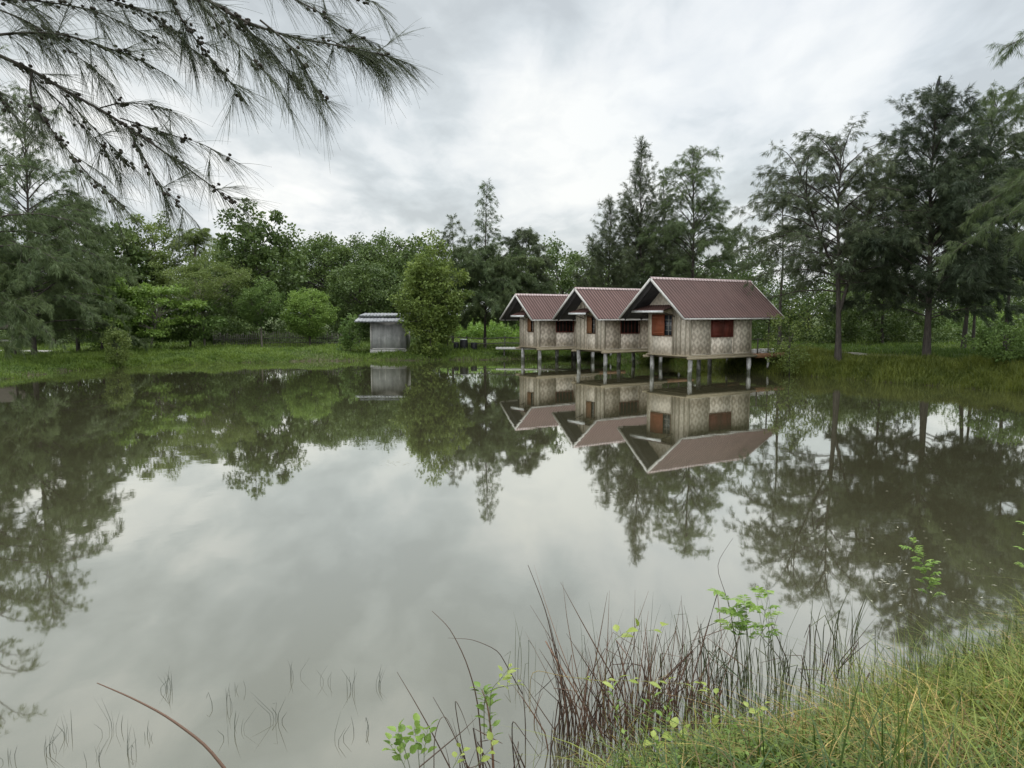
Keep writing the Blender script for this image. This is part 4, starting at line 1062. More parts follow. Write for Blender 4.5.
# ------------------------------------------------------------------ near bank: tangled grass
def tussocks(n, lo, hi, dmin, dmax, per, hrange, lean, wrange, mat, name, label, seed, xcut, tint, segs=5, lift=0.0, rad=0.09):
    rng = np.random.default_rng(seed)
    C = scatter(n, lo, hi, dmin, dmax)
    C = C[C[:, 0] > xcut + 0.35 * rng.standard_normal(len(C))]
    ch = rng.uniform(0.45, 1.1, len(C)) * (0.6 + 0.55 * patch(C, 1.9)); ct = rng.normal(0, 0.22, len(C)) + (patch(C + 5.0, 1.2) - 0.5) * 0.7
    caz = rng.uniform(0, 2 * PI, len(C))
    idx = np.repeat(np.arange(len(C)), rng.integers(per // 2, per * 3 // 2, len(C)))
    m = len(idx)
    P = C[idx] + np.concatenate([rng.normal(0, rad, (m, 2)), np.zeros((m, 1))], 1)
    P[:, 2] = ground_z(P[:, 0], P[:, 1]) - 0.02 + rng.uniform(0, 1, m) * lift
    g = Geo()
    blades(g, P, rng.uniform(*hrange, m) * ch[idx], np.abs(rng.normal(lean, lean * 0.55, m)), rng.uniform(*wrange, m), np.clip(tint + ct[idx] + rng.normal(0, 0.16, m), 0, 1), rng, segs, 0.75,
           caz[idx] + rng.normal(0, 1.1, m))
    tag(g.build(name, M[mat], smooth=True), label, 'grass', kind='stuff')
tussocks(1300, (-0.4, 2.6), (9.5, 9.8), -0.30, 3.0, 20, (0.24, 0.72), 0.95, (0.0045, 0.0125), 'near_grass', 'near_grass', 'tangled green grass at the near water edge', 301, 0.80, 0.40)
tussocks(620, (0.0, 2.6), (9.5, 9.8), -0.10, 3.0, 14, (0.22, 0.50), 0.75, (0.009, 0.018), 'near_grass', 'broad_grass', 'broad bladed green grass on the near bank', 305, 0.85, 0.25)
tussocks(800, (0.4, 2.8), (9.5, 9.8), -0.25, 2.6, 10, (0.15, 0.50), 1.5, (0.003, 0.0065), 'straw', 'dry_grass', 'straw coloured dry grass mixed into the near bank', 302, 0.98, 0.42, lift=0.20)
tussocks(500, (1.2, 3.2), (9.5, 9.8), -0.45, 1.2, 10, (0.35, 0.74), 0.6, (0.0018, 0.0036), 'near_grass', 'fine_grass', 'fine pale grass along the top of the near mound', 303, 1.6, 0.70)
# low broad weeds in the grass
rng = np.random.default_rng(304)
C = scatter(420, (0.3, 2.6), (5.5, 5.6), -0.05, 2.2); C = C[C[:, 0] > 0.6]
idx = np.repeat(np.arange(len(C)), 16); m = len(idx)
o = C[idx] + rng.normal(0, 1, (m, 3)) * np.array([0.06, 0.06, 0.07]); o[:, 2] = np.maximum(o[:, 2] + 0.10, C[idx][:, 2] + 0.02)
g = Geo(); ln = rng.uniform(0.018, 0.045, m)
leaves(g, o, unit(rng.normal(0, 1, (m, 3)) * np.array([1, 1, 0.35])), ln, ln * 0.55, np.clip(rng.normal(0.35, 0.25, m), 0, 1), rng, 0.65)
tag(g.build('ground_weeds', M['leaf_bright']), 'small broad green weeds low in the near grass', 'weeds', kind='stuff')

# ------------------------------------------------------------------ reeds
def stalk_geo(g, pts, r, tint):
    """a smooth tapering stem through the given points"""
    pts = np.asarray(pts, float)
    if len(pts) > 2:
        s = np.linspace(0, 1, len(pts)); u = np.linspace(0, 1, 4 * (len(pts) - 1) + 1)
        q = np.stack([np.interp(u, s, pts[:, i]) for i in range(3)], -1)
        for _ in range(2): q[1:-1] = (q[:-2] + 2 * q[1:-1] + q[2:]) / 4
        pts = q
    f = np.linspace(0, 1, len(pts))
    g.tube(pts, r * (1 - 0.72 * f ** 1.5), 5, tint)

RS = 'single reed stalks standing out of the reed bed'
def lone(pix, d0, d1, r, label, mat='reed', tint=0.5, group=RS):
    n = len(pix)
    pts = [at(px, py, d0 + (d1 - d0) * k / (n - 1)) for k, (px, py) in enumerate(pix)]
    g = Geo()
    base = pts[0].copy()
    low = base + (base - pts[1]) / (np.linalg.norm(base - pts[1])) * 0.25
    stalk_geo(g, [low - base] + [p - base for p in pts], r, tint)
    o = g.build('reed_stalk', M[mat], smooth=True); o.location = tuple(float(q) for q in base)
    tag(o, label, 'reed', group)
lone([(564, 700), (556, 655), (546, 610), (528, 565)], 5.55, 5.35, 0.0065, 'tallest thick reed stalk, curving up alone to a sharp tip beside the bed', tint=0.35)
lone([(484, 775), (478, 700), (466, 660), (450, 628), (432, 611)], 4.75, 4.9, 0.0055, 'reed stalk bending over at its tip above the brown leafy stem', tint=0.3)
lone([(452, 772), (428, 725), (412, 697), (397, 672)], 4.7, 4.8, 0.0052, 'straight slanting reed stalk over the small leafy plant', tint=0.3)
lone([(470, 772), (452, 730), (433, 697)], 4.7, 4.8, 0.0055, 'shorter slanting reed stalk with a blunt broken top', tint=0.2)
lone([(434, 775), (434, 738), (440, 718), (446, 716), (456, 736)], 4.6, 4.65, 0.0035, 'thin reed stalk arched over into a hook', tint=0.3)
lone([(467, 768), (459, 730), (454, 697), (462, 712), (470, 735)], 4.65, 4.6, 0.004, 'reed stalk snapped into a narrow upside-down V', tint=0.2)
lone([(515, 772), (512, 740), (512, 718), (524, 735), (540, 758)], 4.75, 4.6, 0.005, 'snapped reed stalk beside the bed with its top fallen aside', tint=0.15)
lone([(452, 740), (464, 730), (476, 718)], 4.6, 4.7, 0.0045, 'short broken reed piece leaning across the hooked stalk', tint=0.2)
lone([(508, 668), (498, 650), (472, 639), (448, 638)], 5.4, 5.3, 0.004, 'reed top folded flat above the water', tint=0.2)
lone([(232, 778), (205, 744), (165, 715), (130, 697), (97, 683)], 3.9, 4.1, 0.0100, 'long reddish bent reed stalk lying low over open water', tint=0.55)
lone([(765, 775), (748, 742), (732, 716), (720, 703)], 4.35, 4.5, 0.008, 'thick arching brown stem with a pale leaf at its tip', tint=0.9)
lone([(720, 760), (720, 730), (719, 690)], 4.5, 4.5, 0.0075, 'upright dark stub of a thick stem in the grass', tint=0.25)
lone([(738, 700), (738, 650), (728, 600), (715, 565), (738, 540)][:4] + [(733, 538)], 5.7, 5.6, 0.0035, 'very tall thin reed rising over the compound-leaved plant', tint=0.2)

rng = np.random.default_rng(21)
RGp = 'reed clumps at the water edge'
def reed_clump(px, py, spread, n, hmin, hmax, label, mat, tint=(0.1, 0.7), r=(0.0021, 0.0060), lean=0.30, name='reed_clump', cat='reeds', group=RGp, broken=0.22, curl=0.10):
    c = on_level(px, py, 0.0)
    g = Geo()
    for k in range(n):
        p = rng.normal(0, 1, 2) * np.array(spread)
        dirn = np.array([rng.normal(0.0, lean), rng.normal(0, lean * 0.8), 1.0])
        h = (hmin + (hmax - hmin) * rng.beta(1.1, 1.6)) * (1 - 0.22 * min(2, np.linalg.norm(p / np.array(spread))))
        cur = rng.normal(0, curl, 2)
        f = np.linspace(0, 1, 5)
        pts = np.stack([p[0] + dirn[0] * h * f + cur[0] * h * f * f, p[1] + dirn[1] * h * f + cur[1] * h * f * f, h * f * (1 - 0.06 * f)], -1)
        pts[0, 2] = -0.25
        rr = rng.uniform(*r)
        tt = rng.uniform(*tint)
        if rng.random() < broken:
            kk = pts[3]; e = kk + np.array([rng.normal(0, 0.22), rng.normal(0, 0.15), -rng.uniform(0.02, 0.35)]) * h
            pts = np.vstack([pts[:4], [kk * 0.5 + e * 0.5], [e]])
            g.tube(pts, rr * np.array([1, 1, .95, .9, .75, .3]), 4, tt)
        else:
            g.tube(pts, rr * np.array([1, .95, .8, .55, .15]), 4, tt)
    o = g.build(name, M[mat], smooth=True); o.location = tuple(float(q) for q in c)
    tag(o, label, cat, group)
reed_clump(566, 742, (0.14, 0.20), 29, 0.22, 1.42, 'dark reed clump behind the tallest curved stalk', 'reed')
reed_clump(598, 738, (0.19, 0.20), 65, 0.22, 1.42, 'dense reddish reed clump under the leafy runner', 'reed', (0.2, 0.95))
reed_clump(640, 732, (0.20, 0.22), 76, 0.22, 1.52, 'densest brown reed clump in the middle of the bed', 'reed', (0.1, 0.8))
reed_clump(684, 722, (0.19, 0.22), 65, 0.22, 1.42, 'reddish brown reed clump beside the compound-leaved plant', 'reed', (0.3, 1.0))
reed_clump(735, 706, (0.22, 0.25), 67, 0.22, 1.47, 'greenish reed clump around the compound-leaved plant', 'reed_green', lean=0.12)
reed_clump(775, 690, (0.20, 0.25), 41, 0.22, 1.42, 'thin greenish reed clump past the compound-leaved plant', 'reed_green', lean=0.14)
reed_clump(812, 676, (0.23, 0.25), 24, 0.3, 0.85, 'sparse crooked reed clump where the dry grass begins', 'reed', (0.05, 0.35), lean=0.4, broken=0.4)
reed_clump(852, 655, (0.17, 0.20), 26, 0.4, 1.2, 'few scattered tall reeds before the grass mound', 'reed_green', lean=0.15)
reed_clump(512, 665, (0.10, 0.20), 7, 0.4, 0.8, 'handful of thin reeds standing in open water', 'reed_green', lean=0.08, r=(0.0016, 0.003))
reed_clump(490, 790, (0.16, 0.10), 15, 0.35, 0.75, 'few stiff dark reeds round the brown leafy stem', 'reed', (0.1, 0.5), lean=0.2)
reed_clump(650, 745, (0.34, 0.16), 30, 0.2, 0.95, 'dead pale straw stems tangled through the reed bed', 'straw', (0.0, 0.8), (0.0016, 0.0034), 0.45, broken=0.4)
reed_clump(655, 690, (0.38, 0.28), 54, 0.45, 1.15, 'thin grey reeds along the back of the bed', 'reed_green', r=(0.0014, 0.0028), lean=0.15)

# sprigs of water grass on the open water
WG = 'sprigs of water grass on the open pond'
sp = [(168, 690, 9, 0.26, 'thickest tuft of water grass, just past the tip of the long bent stalk'), (48, 752, 8, 0.24, 'spiky tuft of water grass near the corner of the pond'),
      (70, 735, 5, 0.22, 'leaning sprig of water grass behind the spiky corner tuft'), (112, 730, 6, 0.26, 'open sprig of water grass under the long bent stalk'),
      (128, 752, 6, 0.24, 'upright sprig of water grass between the corner tuft and the bent stalk'), (95, 762, 5, 0.18, 'lowest sprig of water grass beside the upright one'),
      (150, 735, 4, 0.15, 'tiny curled sprig of water grass below the bent stalk'), (228, 705, 5, 0.3, 'tall single-bladed sprig of water grass right of the thickest tuft'),
      (233, 733, 7, 0.24, 'bushy sprig of water grass in front of the tall single-bladed one'), (242, 690, 3, 0.16, 'small triangular sprig of water grass'),
      (277, 720, 6, 0.24, 'fanned sprig of water grass in the middle of the row'), (293, 678, 4, 0.26, 'forked sprig of water grass behind the fanned one'),
      (322, 682, 4, 0.22, 'bent sprig of water grass next to the forked one'), (352, 690, 5, 0.3, 'crooked tall sprig of water grass'),
      (377, 688, 5, 0.26, 'dense narrow sprig of water grass, last of the back row'), (336, 742, 3, 0.26, 'thin straight sprig of water grass on its own'),
      (363, 733, 4, 0.2, 'zigzag sprig of water grass near the small leafy plant'), (12, 758, 4, 0.16, 'short sprig of water grass at the picture edge')]
for (px, py, n, h, lab) in sp:
    reed_clump(px, py, (0.035, 0.03), n, h * 0.5, h * 1.15, lab, 'sprig', (0.0, 0.8), (0.0009, 0.0020), 0.42, 'water_grass_sprig', 'water grass', WG, 0.16, 0.05)

# ------------------------------------------------------------------ leafy weeds
def leaf_shape(g, o, d, ln, wd, rng, tint, nrm=None):
    """one pointed, slightly folded leaf of six quads"""
    d = unit(np.asarray(d, float))
    nrm = unit(np.array([0, 0, 1.0]) + rng.normal(0, 0.35, 3)) if nrm is None else nrm
    s = unit(np.cross(d, nrm)); u = np.cross(s, d)
    prof = [(0, 0.0), (0.22, 0.78), (0.5, 1.0), (0.78, 0.62), (1.0, 0.0)]
    v = []
    for f, w in prof:
        c = o + d * ln * f - u * ln * 0.22 * f * f
        for k in (-1, 0, 1):
            v.append(c + s * k * w * wd / 2 + u * abs(k) * 0.16 * wd * w)
    fs = [(i * 3 + j, i * 3 + j + 1, i * 3 + j + 4, i * 3 + j + 3) for i in range(4) for j in range(2)]
    g.add(v, fs, tint)

def weed(name, label, cat, stems, mat_leaf, leaf_len, seed, pinnate=False, count=8, r=0.004, stem_mat='reed_green', spread=0.6, stem_tint=0.6, wd=0.45, start=0.35):
    """stems: list of (pixels, depth) polylines; leaves grow along the upper part"""
    rng = np.random.default_rng(seed)
    base = at(*stems[0][0][0], stems[0][1])
    t = empty(name, tuple(base), label, cat)
    gl = Geo()
    for (pix, d) in stems:
        pts = np.array([at(px, py, d + 0.04 * k) for k, (px, py) in enumerate(pix)]) - base
        g = Geo()
        low = pts[0] - np.array([0, 0, 0.3])
        stalk_geo(g, np.vstack([[low], pts]), r, stem_tint)
        g.build('stem', M[stem_mat], t, smooth=True)
        f = np.linspace(start, 1.0, count)
        o, dd = sample_path(pts, f)
        for i in range(count):
            az = i * 2.4 + rng.normal(0, 0.4)
            out = unit(np.array([math.cos(az), math.sin(az), 0.35]) * spread + dd[i] * 0.5)
            tt = float(np.clip(rng.normal(0.5, 0.22), 0, 1))
            if pinnate:
                Lr = leaf_len * rng.uniform(0.7, 1.2)
                s = np.linspace(0, 1, 6)[:, None]
                ra = o[i] + out * Lr * s + np.array([0, 0, -0.35 * Lr]) * s ** 2
                gl.tube(ra, 0.0012, 3, tt, cap=False)
                side = unit(np.cross(out, [0, 0, 1.0]))
                for f2 in np.linspace(0.25, 1.0, 6):
                    oo, d2 = sample_path(ra, np.array([f2]))
                    for sg in (-1, 1):
                        leaf_shape(gl, oo[0], d2[0] * 0.6 + side * sg * 0.8 + rng.normal(0, .1, 3), Lr * 0.36, Lr * 0.14, rng, float(np.clip(tt + rng.normal(0, .1), 0, 1)))
            else:
                ln = leaf_len * rng.uniform(0.6, 1.2)
                pet = o[i] + out * ln * 0.5
                gl.tube([o[i], (o[i] + pet) / 2 + np.array([0, 0, 0.005]), pet], 0.0011, 3, tt, cap=False)
                leaf_shape(gl, pet, out + np.array([0, 0, -0.2]), ln, ln * wd, rng, tt)
    gl.build('foliage', M[mat_leaf], t)
    return t
weed('leafy_weed', 'compound-leaved green plant standing tall in the reed bed', 'plant',
     [([(748, 745), (742, 690), (735, 640), (728, 598)], 5.2), ([(752, 745), (756, 690), (760, 640), (768, 598)], 5.25), ([(750, 745), (748, 680), (747, 640), (745, 606)], 5.15)], 'leaf_fresh', 0.17, 3, True, 8, start=0.66)
weed('leafy_weed', 'small bright leafy plant under the straight slanting stalk', 'plant',
     [([(412, 775), (405, 750), (398, 732)], 4.6), ([(420, 775), (418, 748), (414, 728)], 4.62), ([(424, 775), (424, 750), (428, 730)], 4.6), ([(408, 775), (402, 760), (390, 745)], 4.6)], 'leaf_fresh', 0.06, 4, False, 12, 0.003, wd=0.75)
weed('leafy_weed', 'leafy vine climbing the thick brown stem', 'plant',
     [([(494, 780), (492, 740), (488, 706), (482, 690)], 4.72)], 'leaf_fresh', 0.07, 5, False, 30, 0.010, 'reed', 0.9, 0.95, wd=0.55)
weed('leafy_weed', 'yellow-green shoot spreading sideways over the brown stem', 'plant',
     [([(484, 694), (495, 688), (508, 686), (520, 684)], 4.75), ([(490, 690), (500, 680), (509, 668)], 4.75)], 'leaf_lime', 0.065, 6, False, 8, 0.003, wd=0.5)
weed('leafy_weed', 'slim green plant standing in the water before the grass mound', 'plant',
     [([(930, 640), (928, 600), (924, 570), (914, 545)], 6.9), ([(934, 640), (932, 610), (928, 580), (924, 560)], 6.95)], 'leaf_fresh', 0.13, 7, True, 12, 0.004, start=0.45)
weed('leafy_weed', 'green sprig cut by the picture edge over the grass mound', 'plant',
     [([(1030, 640), (1028, 590), (1026, 545), (1024, 515)], 6.6)], 'leaf_fresh', 0.12, 8, True, 6, 0.004)
weed('runner_vine', 'pale runner with oval leaves stretched across the reeds', 'vine',
     [([(530, 668), (560, 676), (600, 681), (640, 681), (690, 684)], 4.85)], 'leaf_lime', 0.08, 9, False, 12, 0.0022, 'straw', 0.35, wd=0.42)
weed('runner_vine', 'short lime shoot with rounded leaves at the top of the reeds', 'vine',
     [([(606, 660), (614, 640), (625, 632), (660, 630)], 5.2)], 'leaf_lime', 0.085, 10, False, 7, 0.002, 'reed_green', 0.5, wd=0.7)
weed('leafy_weed', 'round-leaved weed at the foot of the arching stem', 'plant',
     [([(700, 772), (690, 745), (672, 735)], 4.4), ([(705, 772), (704, 742), (712, 722)], 4.4), ([(690, 775), (672, 752), (652, 742)], 4.4)], 'leaf_lime', 0.07, 12, False, 9, 0.003, wd=0.7)
weed('leafy_weed', 'weed with pointed leaves at the tip of the arching stem', 'plant',
     [([(720, 705), (714, 696), (708, 690)], 4.5), ([(735, 720), (748, 712), (762, 706)], 4.45)], 'leaf_lime', 0.055, 13, False, 4, 0.002, wd=0.6)
weed('leafy_weed', 'tall thin green shoots standing among the red brown reeds', 'plant',
     [([(622, 772), (618, 720), (612, 690)], 4.75), ([(640, 772), (645, 730), (652, 700)], 4.8), ([(668, 772), (664, 730), (668, 705)], 4.8)], 'leaf_fresh', 0.055, 15, False, 9, 0.003, wd=0.5)
weed('leafy_weed', 'low lime weed beside the hooked reed stalk', 'plant',
     [([(448, 778), (456, 762), (462, 750)], 4.5), ([(470, 778), (480, 760), (494, 745)], 4.5)], 'leaf_lime', 0.055, 14, False, 5, 0.003, wd=0.75)

# flecks of floating leaf
rng = np.random.default_rng(33)
g = Geo()
for k in range(115):
    px, py = (rng.normal(925, 50), rng.normal(572, 36)) if k < 80 else ((rng.normal(397, 11), rng.normal(463, 1.6)) if k < 115 else (rng.uniform(10, 1000), rng.uniform(400, 640)))
    p = on_level(px, py, 0.004)
    a = rng.uniform(0, PI); l = rng.uniform(0.012, 0.035)
    d = np.array([math.cos(a), math.sin(a), 0]); s = np.array([-d[1], d[0], 0])
    g.add([p - d * l, p + s * l * 0.3 + np.array([0, 0, .002]), p + d * l, p - s * l * 0.3 + np.array([0, 0, .002])], [(0, 3, 2, 1)], rng.random())
tag(g.build('floating_leaves', M['floating_leaf']), 'scatter of pale leaf flecks floating on the pond', 'leaves', kind='stuff')

# ------------------------------------------------------------------ the branch hanging in from the near casuarina
def hanging_branch():
    rng = np.random.default_rng(4)
    tx, ty = -4.9, 2.7
    tz = float(ground_z(tx, ty))
    t = empty('casuarina_tree', (tx, ty, tz), 'near casuarina whose cone-laden needle branches hang across the top corner', 'tree')
    base = np.array([tx, ty, tz])
    tr = Geo()
    tp = trunk_path(8.0, rng, (0.2, -0.2)); tr.tube(tp, 0.2 * (1 - 0.8 * np.linspace(0, 1, 9)), 10)
    stems = [
        # (pixels, depth start, depth end, thickness)
        ([(-60, 28), (0, 56), (32, 70), (66, 91), (110, 115), (150, 142), (190, 170), (222, 194), (243, 209)], 3.1, 3.35, 0.0085, 1.0),
        ([(-60, 44), (0, 34), (40, 32), (72, 36), (100, 46), (135, 56), (172, 78)], 3.0, 3.2, 0.006, 1.3),
        ([(60, -60), (140, -35), (200, -5), (240, 20), (285, 36), (330, 44), (365, 51), (392, 57), (410, 64)], 3.0, 3.5, 0.0075, 1.3),
        ([(110, -60), (160, -20), (178, 14), (196, 40), (212, 60), (232, 84), (248, 105)], 3.2, 3.3, 0.005, 1.0),
        ([(225, 8), (248, 30), (270, 50), (290, 75), (316, 105)], 3.2, 3.35, 0.0045, 1.25),
        ([(240, -40), (280, -8), (320, 12), (352, 34), (378, 44)], 3.3, 3.5, 0.0045, 1.1),
        ([(260, 20), (285, 40), (302, 62), (312, 85), (330, 108)], 3.1, 3.2, 0.004, 1.4),
        ([(32, 72), (29, 95), (45, 122), (68, 150), (88, 175), (112, 195), (136, 220)], 3.15, 3.1, 0.0045, 1.0),
        ([(40, 85), (60, 102), (82, 126), (98, 140), (112, 160)], 3.2, 3.3, 0.0035, 1.0),
        ([(128, 128), (140, 152), (155, 178), (168, 193), (196, 222)], 3.25, 3.2, 0.0035, 1.0),
        ([(100, 108), (118, 103), (140, 103), (160, 107), (190, 119)], 3.3, 3.25, 0.003, 0.9),
        ([(120, 118), (150, 128), (175, 136), (205, 144), (233, 163)], 3.3, 3.3, 0.003, 0.9),
        ([(60, 92), (84, 118), (108, 142), (124, 160), (142, 178)], 3.3, 3.35, 0.003, 0.9),
        ([(-50, -10), (0, -2), (50, 2), (95, 10), (130, 26), (160, 42)], 3.0, 3.2, 0.0045, 1.4),
        ([(-40, -40), (40, -20), (90, -5), (140, 8), (172, 30), (200, 56)], 3.3, 3.4, 0.0045, 1.2),
        ([(-40, 60), (-12, 82), (4, 100), (16, 118)], 3.0, 3.0, 0.004, 1.2),
        ([(140, -40), (180, -18), (215, 6), (240, 28), (262, 52)], 3.4, 3.45, 0.004, 1.2),
        ([(300, -30), (335, -8), (362, -2), (378, 3)], 3.4, 3.5, 0.0035, 0.9),
        ([(330, 40), (352, 50), (376, 62), (392, 78)], 3.4, 3.4, 0.0025, 0.9),
        ([(175, -30), (200, 5), (226, 32), (252, 60), (280, 84)], 3.05, 3.1, 0.004, 1.2),
        ([(0, 10), (30, 22), (62, 44), (90, 66), (112, 84)], 3.4, 3.5, 0.004, 1.2),
    ]
    paths, boughs = [], []
    order = [0, 1, 2, 13] + [q for q in range(len(stems)) if q not in (0, 1, 2, 13)]
    for si, (pix, d0, d1, r, dn) in [(q, stems[q]) for q in order]:
        n = len(pix)
        pts = np.array([at(px, py, d0 + (d1 - d0) * k / (n - 1)) for k, (px, py) in enumerate(pix)]) - base
        s = np.linspace(0, 1, n); u = np.linspace(0, 1, 5 * (n - 1) + 1)
        qv = np.stack([np.interp(u, s, pts[:, i]) for i in range(3)], -1)
        for _ in range(4): qv[1:-1] = (qv[:-2] + 2 * qv[1:-1] + qv[2:]) / 4
        if si in (0, 1, 2, 13):                            # the main boughs reach back to the trunk
            h = np.clip((qv[0][2] - 0.9) / 8.0, 0.3, 0.95)
            p0, _ = sample_path(tp, np.array([h])); p0 = p0[0]
            sg = np.linspace(0, 1, 15)[:, None]
            mid = p0 * (1 - sg) + qv[0] * sg + np.array([0, 0, 0.30]) * np.sin(PI * sg) + rng.normal(0, 0.018, (15, 3)) * np.sin(PI * sg)
            tr.tube(mid, np.linspace(max(0.026, r * 2.6), r, 15), 7)
            boughs.append(mid); paths.append((mid[4:], dn * 0.7, n))
        elif pix[0][0] < -30 or pix[0][1] < -20:           # the others fork off the nearest bough
            cand = np.concatenate([bq[5:13] for bq in boughs]); dist = np.linalg.norm(cand - qv[0], axis=1)
            p0 = cand[int(np.argmin(np.where(dist > 0.25, dist, 9)))]
            sg = np.linspace(0, 1, 9)[:, None]
            mid = p0 * (1 - sg) + qv[0] * sg + np.array([0, 0, 0.10]) * np.sin(PI * sg) + rng.normal(0, 0.010, (9, 3)) * np.sin(PI * sg)
            tr.tube(mid, np.linspace(r * 1.4, r, 9), 6)
            paths.append((mid[1:], dn * 0.8, n))
        f = np.linspace(0, 1, len(qv))
        tr.tube(qv, r * (1 - 0.8 * f), 6)
        paths.append((qv, dn, n))
    tr.build('trunk', M['twig'], t, smooth=True)
    # needles: jointed green branchlets that stream forward and hang
    g = Geo()
    O, D, LN, T = [], [], [], []
    cones, twigs = [], []
    for qv, dn, n in paths:
        ln = np.linalg.norm(np.diff(qv, axis=0), axis=1).sum()
        m = int(ln * 220 * dn)
        f = 0.06 + 0.94 * rng.random(m)
        # cluster along the stem in whorls
        f = np.clip(f + 0.02 * np.sin(f * 40), 0, 1)
        o, d = sample_path(qv, f)
        side = rng.normal(0, 0.36, (m, 3))
        dd = unit(d * rng.uniform(0.6, 1.5, m)[:, None] + side + np.array([0, 0, -0.52]))
        O.append(o); D.append(dd); LN.append(rng.uniform(0.09, 0.22, m) * (1.05 - 0.35 * f)); T.append(np.clip(rng.normal(0.45, 0.2, m), 0, 1))
        # short side twigs with their own tassels
        ks = int(ln * 12 * dn)
        fo = 0.1 + 0.85 * rng.random(ks)
        so, sd0 = sample_path(qv, fo)
        sd = unit(sd0 * 0.9 + rng.normal(0, 0.5, (ks, 3)) + np.array([0, 0, -0.30])); sl = rng.uniform(0.05, 0.17, ks)
        mm = 24
        for q in range(ks): twigs.append((so[q], so[q] + sd[q] * sl[q]))
        idx = np.repeat(np.arange(ks), mm); uu = rng.random(len(idx))
        O.append(so[idx] + sd[idx] * (sl[idx] * uu)[:, None]); D.append(unit(sd[idx] + rng.normal(0, 0.27, (len(idx), 3)) + np.array([0, 0, -0.22])))
        LN.append(rng.uniform(0.06, 0.18, len(idx))); T.append(np.clip(rng.normal(0.5, 0.2, len(idx)), 0, 1))
        for _ in range(max(1, int(ln * 12))):
            fc = rng.uniform(0.15, 0.97)
            for k in range(rng.integers(2, 8)):
                cones.append((qv, fc + rng.normal(0, 0.018)))
    O, D, LN, T = map(np.concatenate, (O, D, LN, T))
    n = len(O); segs = 3
    r0 = 0.00080 * rng.uniform(0.8, 1.25, n)
    a = unit(np.cross(D, rng.standard_normal((n, 3)))); b = np.cross(D, a)
    rows = []
    for k in range(segs + 1):
        f = k / segs
        c = O + D * (LN * f)[:, None]; c[:, 2] -= LN * 0.15 * f * f
        rr = r0 * (1 - 0.6 * f)
        for j in range(3):
            th = j * 2 * PI / 3
            rows.append(c + (a * math.cos(th) + b * math.sin(th)) * rr[:, None])
    v = np.stack(rows, 1).reshape(-1, 3); m = 3 * (segs + 1)
    bs = (np.arange(n) * m)[:, None]
    fcs = []
    for k in range(segs):
        for j in range(3):
            j2 = (j + 1) % 3
            fcs.append(np.concatenate([bs + 3 * k + j, bs + 3 * k + j2, bs + 3 * k + 3 + j2, bs + 3 * k + 3 + j], 1))
    g.add(v, np.concatenate(fcs), np.tile(T, segs * 3))
    for p_, q_ in twigs: g.tube([p_, q_], [0.0016, 0.0007], 3, 0.2, cap=False)
    g.build('needles', M['needle_near'], t)
    # woody cones
    g = Geo()
    for qv, fc in cones:
        p, d = sample_path(qv, np.array([fc])); p, d = p[0], d[0]
        off = unit(rng.standard_normal(3) + np.array([0, 0, -0.3])) * rng.uniform(0.008, 0.026)
        c = p + off; r = rng.uniform(0.0046, 0.0074)
        ax = unit(off + d * 0.5)
        g.tube([c - ax * r * 1.25, c - ax * r * 0.8, c, c + ax * r * 0.8, c + ax * r * 1.25], np.array([0.25, 0.85, 1.0, 0.85, 0.2]) * r, 7)
        g.tube([p, c], 0.0011, 3, cap=False)
    o = g.build('seed_cones', M['cone'], t, smooth=True); o['kind'] = 'stuff'
    return t
hanging_branch()

# ------------------------------------------------------------------ bird on the treetop
def bird(px, py, d, label):
    p = at(px, py, d)
    t = empty('bird', tuple(p), label, 'bird')
    g = Geo()
    path = np.array([(-0.10, 0, -0.24), (-0.07, 0, -0.14), (-0.03, 0, -0.03), (0.0, 0, 0.10), (0.015, 0, 0.20), (0.02, 0, 0.27), (0.035, 0, 0.33), (0.07, 0, 0.355), (0.12, 0, 0.35), (0.16, 0, 0.34)])
    g.tube(path, [0.018, 0.035, 0.075, 0.085, 0.06, 0.036, 0.034, 0.036, 0.014, 0.003], 12)
    b = g.build('bird_body', M['bird_dark'], t, smooth=True)
    for s in (-1, 1):
        g = Geo()
        g.tube([(-0.01, s * 0.07, 0.13), (-0.04, s * 0.085, 0.0), (-0.09, s * 0.05, -0.16), (-0.11, s * 0.03, -0.22)], [0.02, 0.035, 0.022, 0.004], 8); g.build('wing', M['bird_dark'], t, smooth=True)
        g = Geo(); g.tube([(0.0, s * 0.03, -0.02), (0.01, s * 0.03, -0.12)], 0.008, 6); g.build('leg', M['bird_dark'], t)
bird(938.5, 84, 37.6, 'dark upright bird perched on the treetop')

# ------------------------------------------------------------------ sky, sun, camera
SUN_EL, SUN_AZ = math.radians(62), math.radians(16)     # azimuth east of the view direction
sun_dir = Vector((math.sin(SUN_AZ) * math.cos(SUN_EL), math.cos(SUN_AZ) * math.cos(SUN_EL), math.sin(SUN_EL)))
world = bpy.data.worlds.new('World'); scene.world = world; world.use_nodes = True
nt = world.node_tree; nt.nodes.clear()
out = nt.nodes.new('ShaderNodeOutputWorld'); bgn = nt.nodes.new('ShaderNodeBackground'); L(nt, bgn.outputs[0], out.inputs[0])
tc = N(nt, 'ShaderNodeTexCoord'); sx = N(nt, 'ShaderNodeSeparateXYZ'); L(nt, tc.outputs['Generated'], sx.inputs[0])
zc = math_node(nt, 'ADD', math_node(nt, 'MAXIMUM', sx.outputs[2], 0.0), 0.16)
cx_ = math_node(nt, 'DIVIDE', sx.outputs[0], zc); cy_ = math_node(nt, 'DIVIDE', sx.outputs[1], zc)
cv = N(nt, 'ShaderNodeCombineXYZ'); L(nt, cx_, cv.inputs[0]); L(nt, cy_, cv.inputs[1])
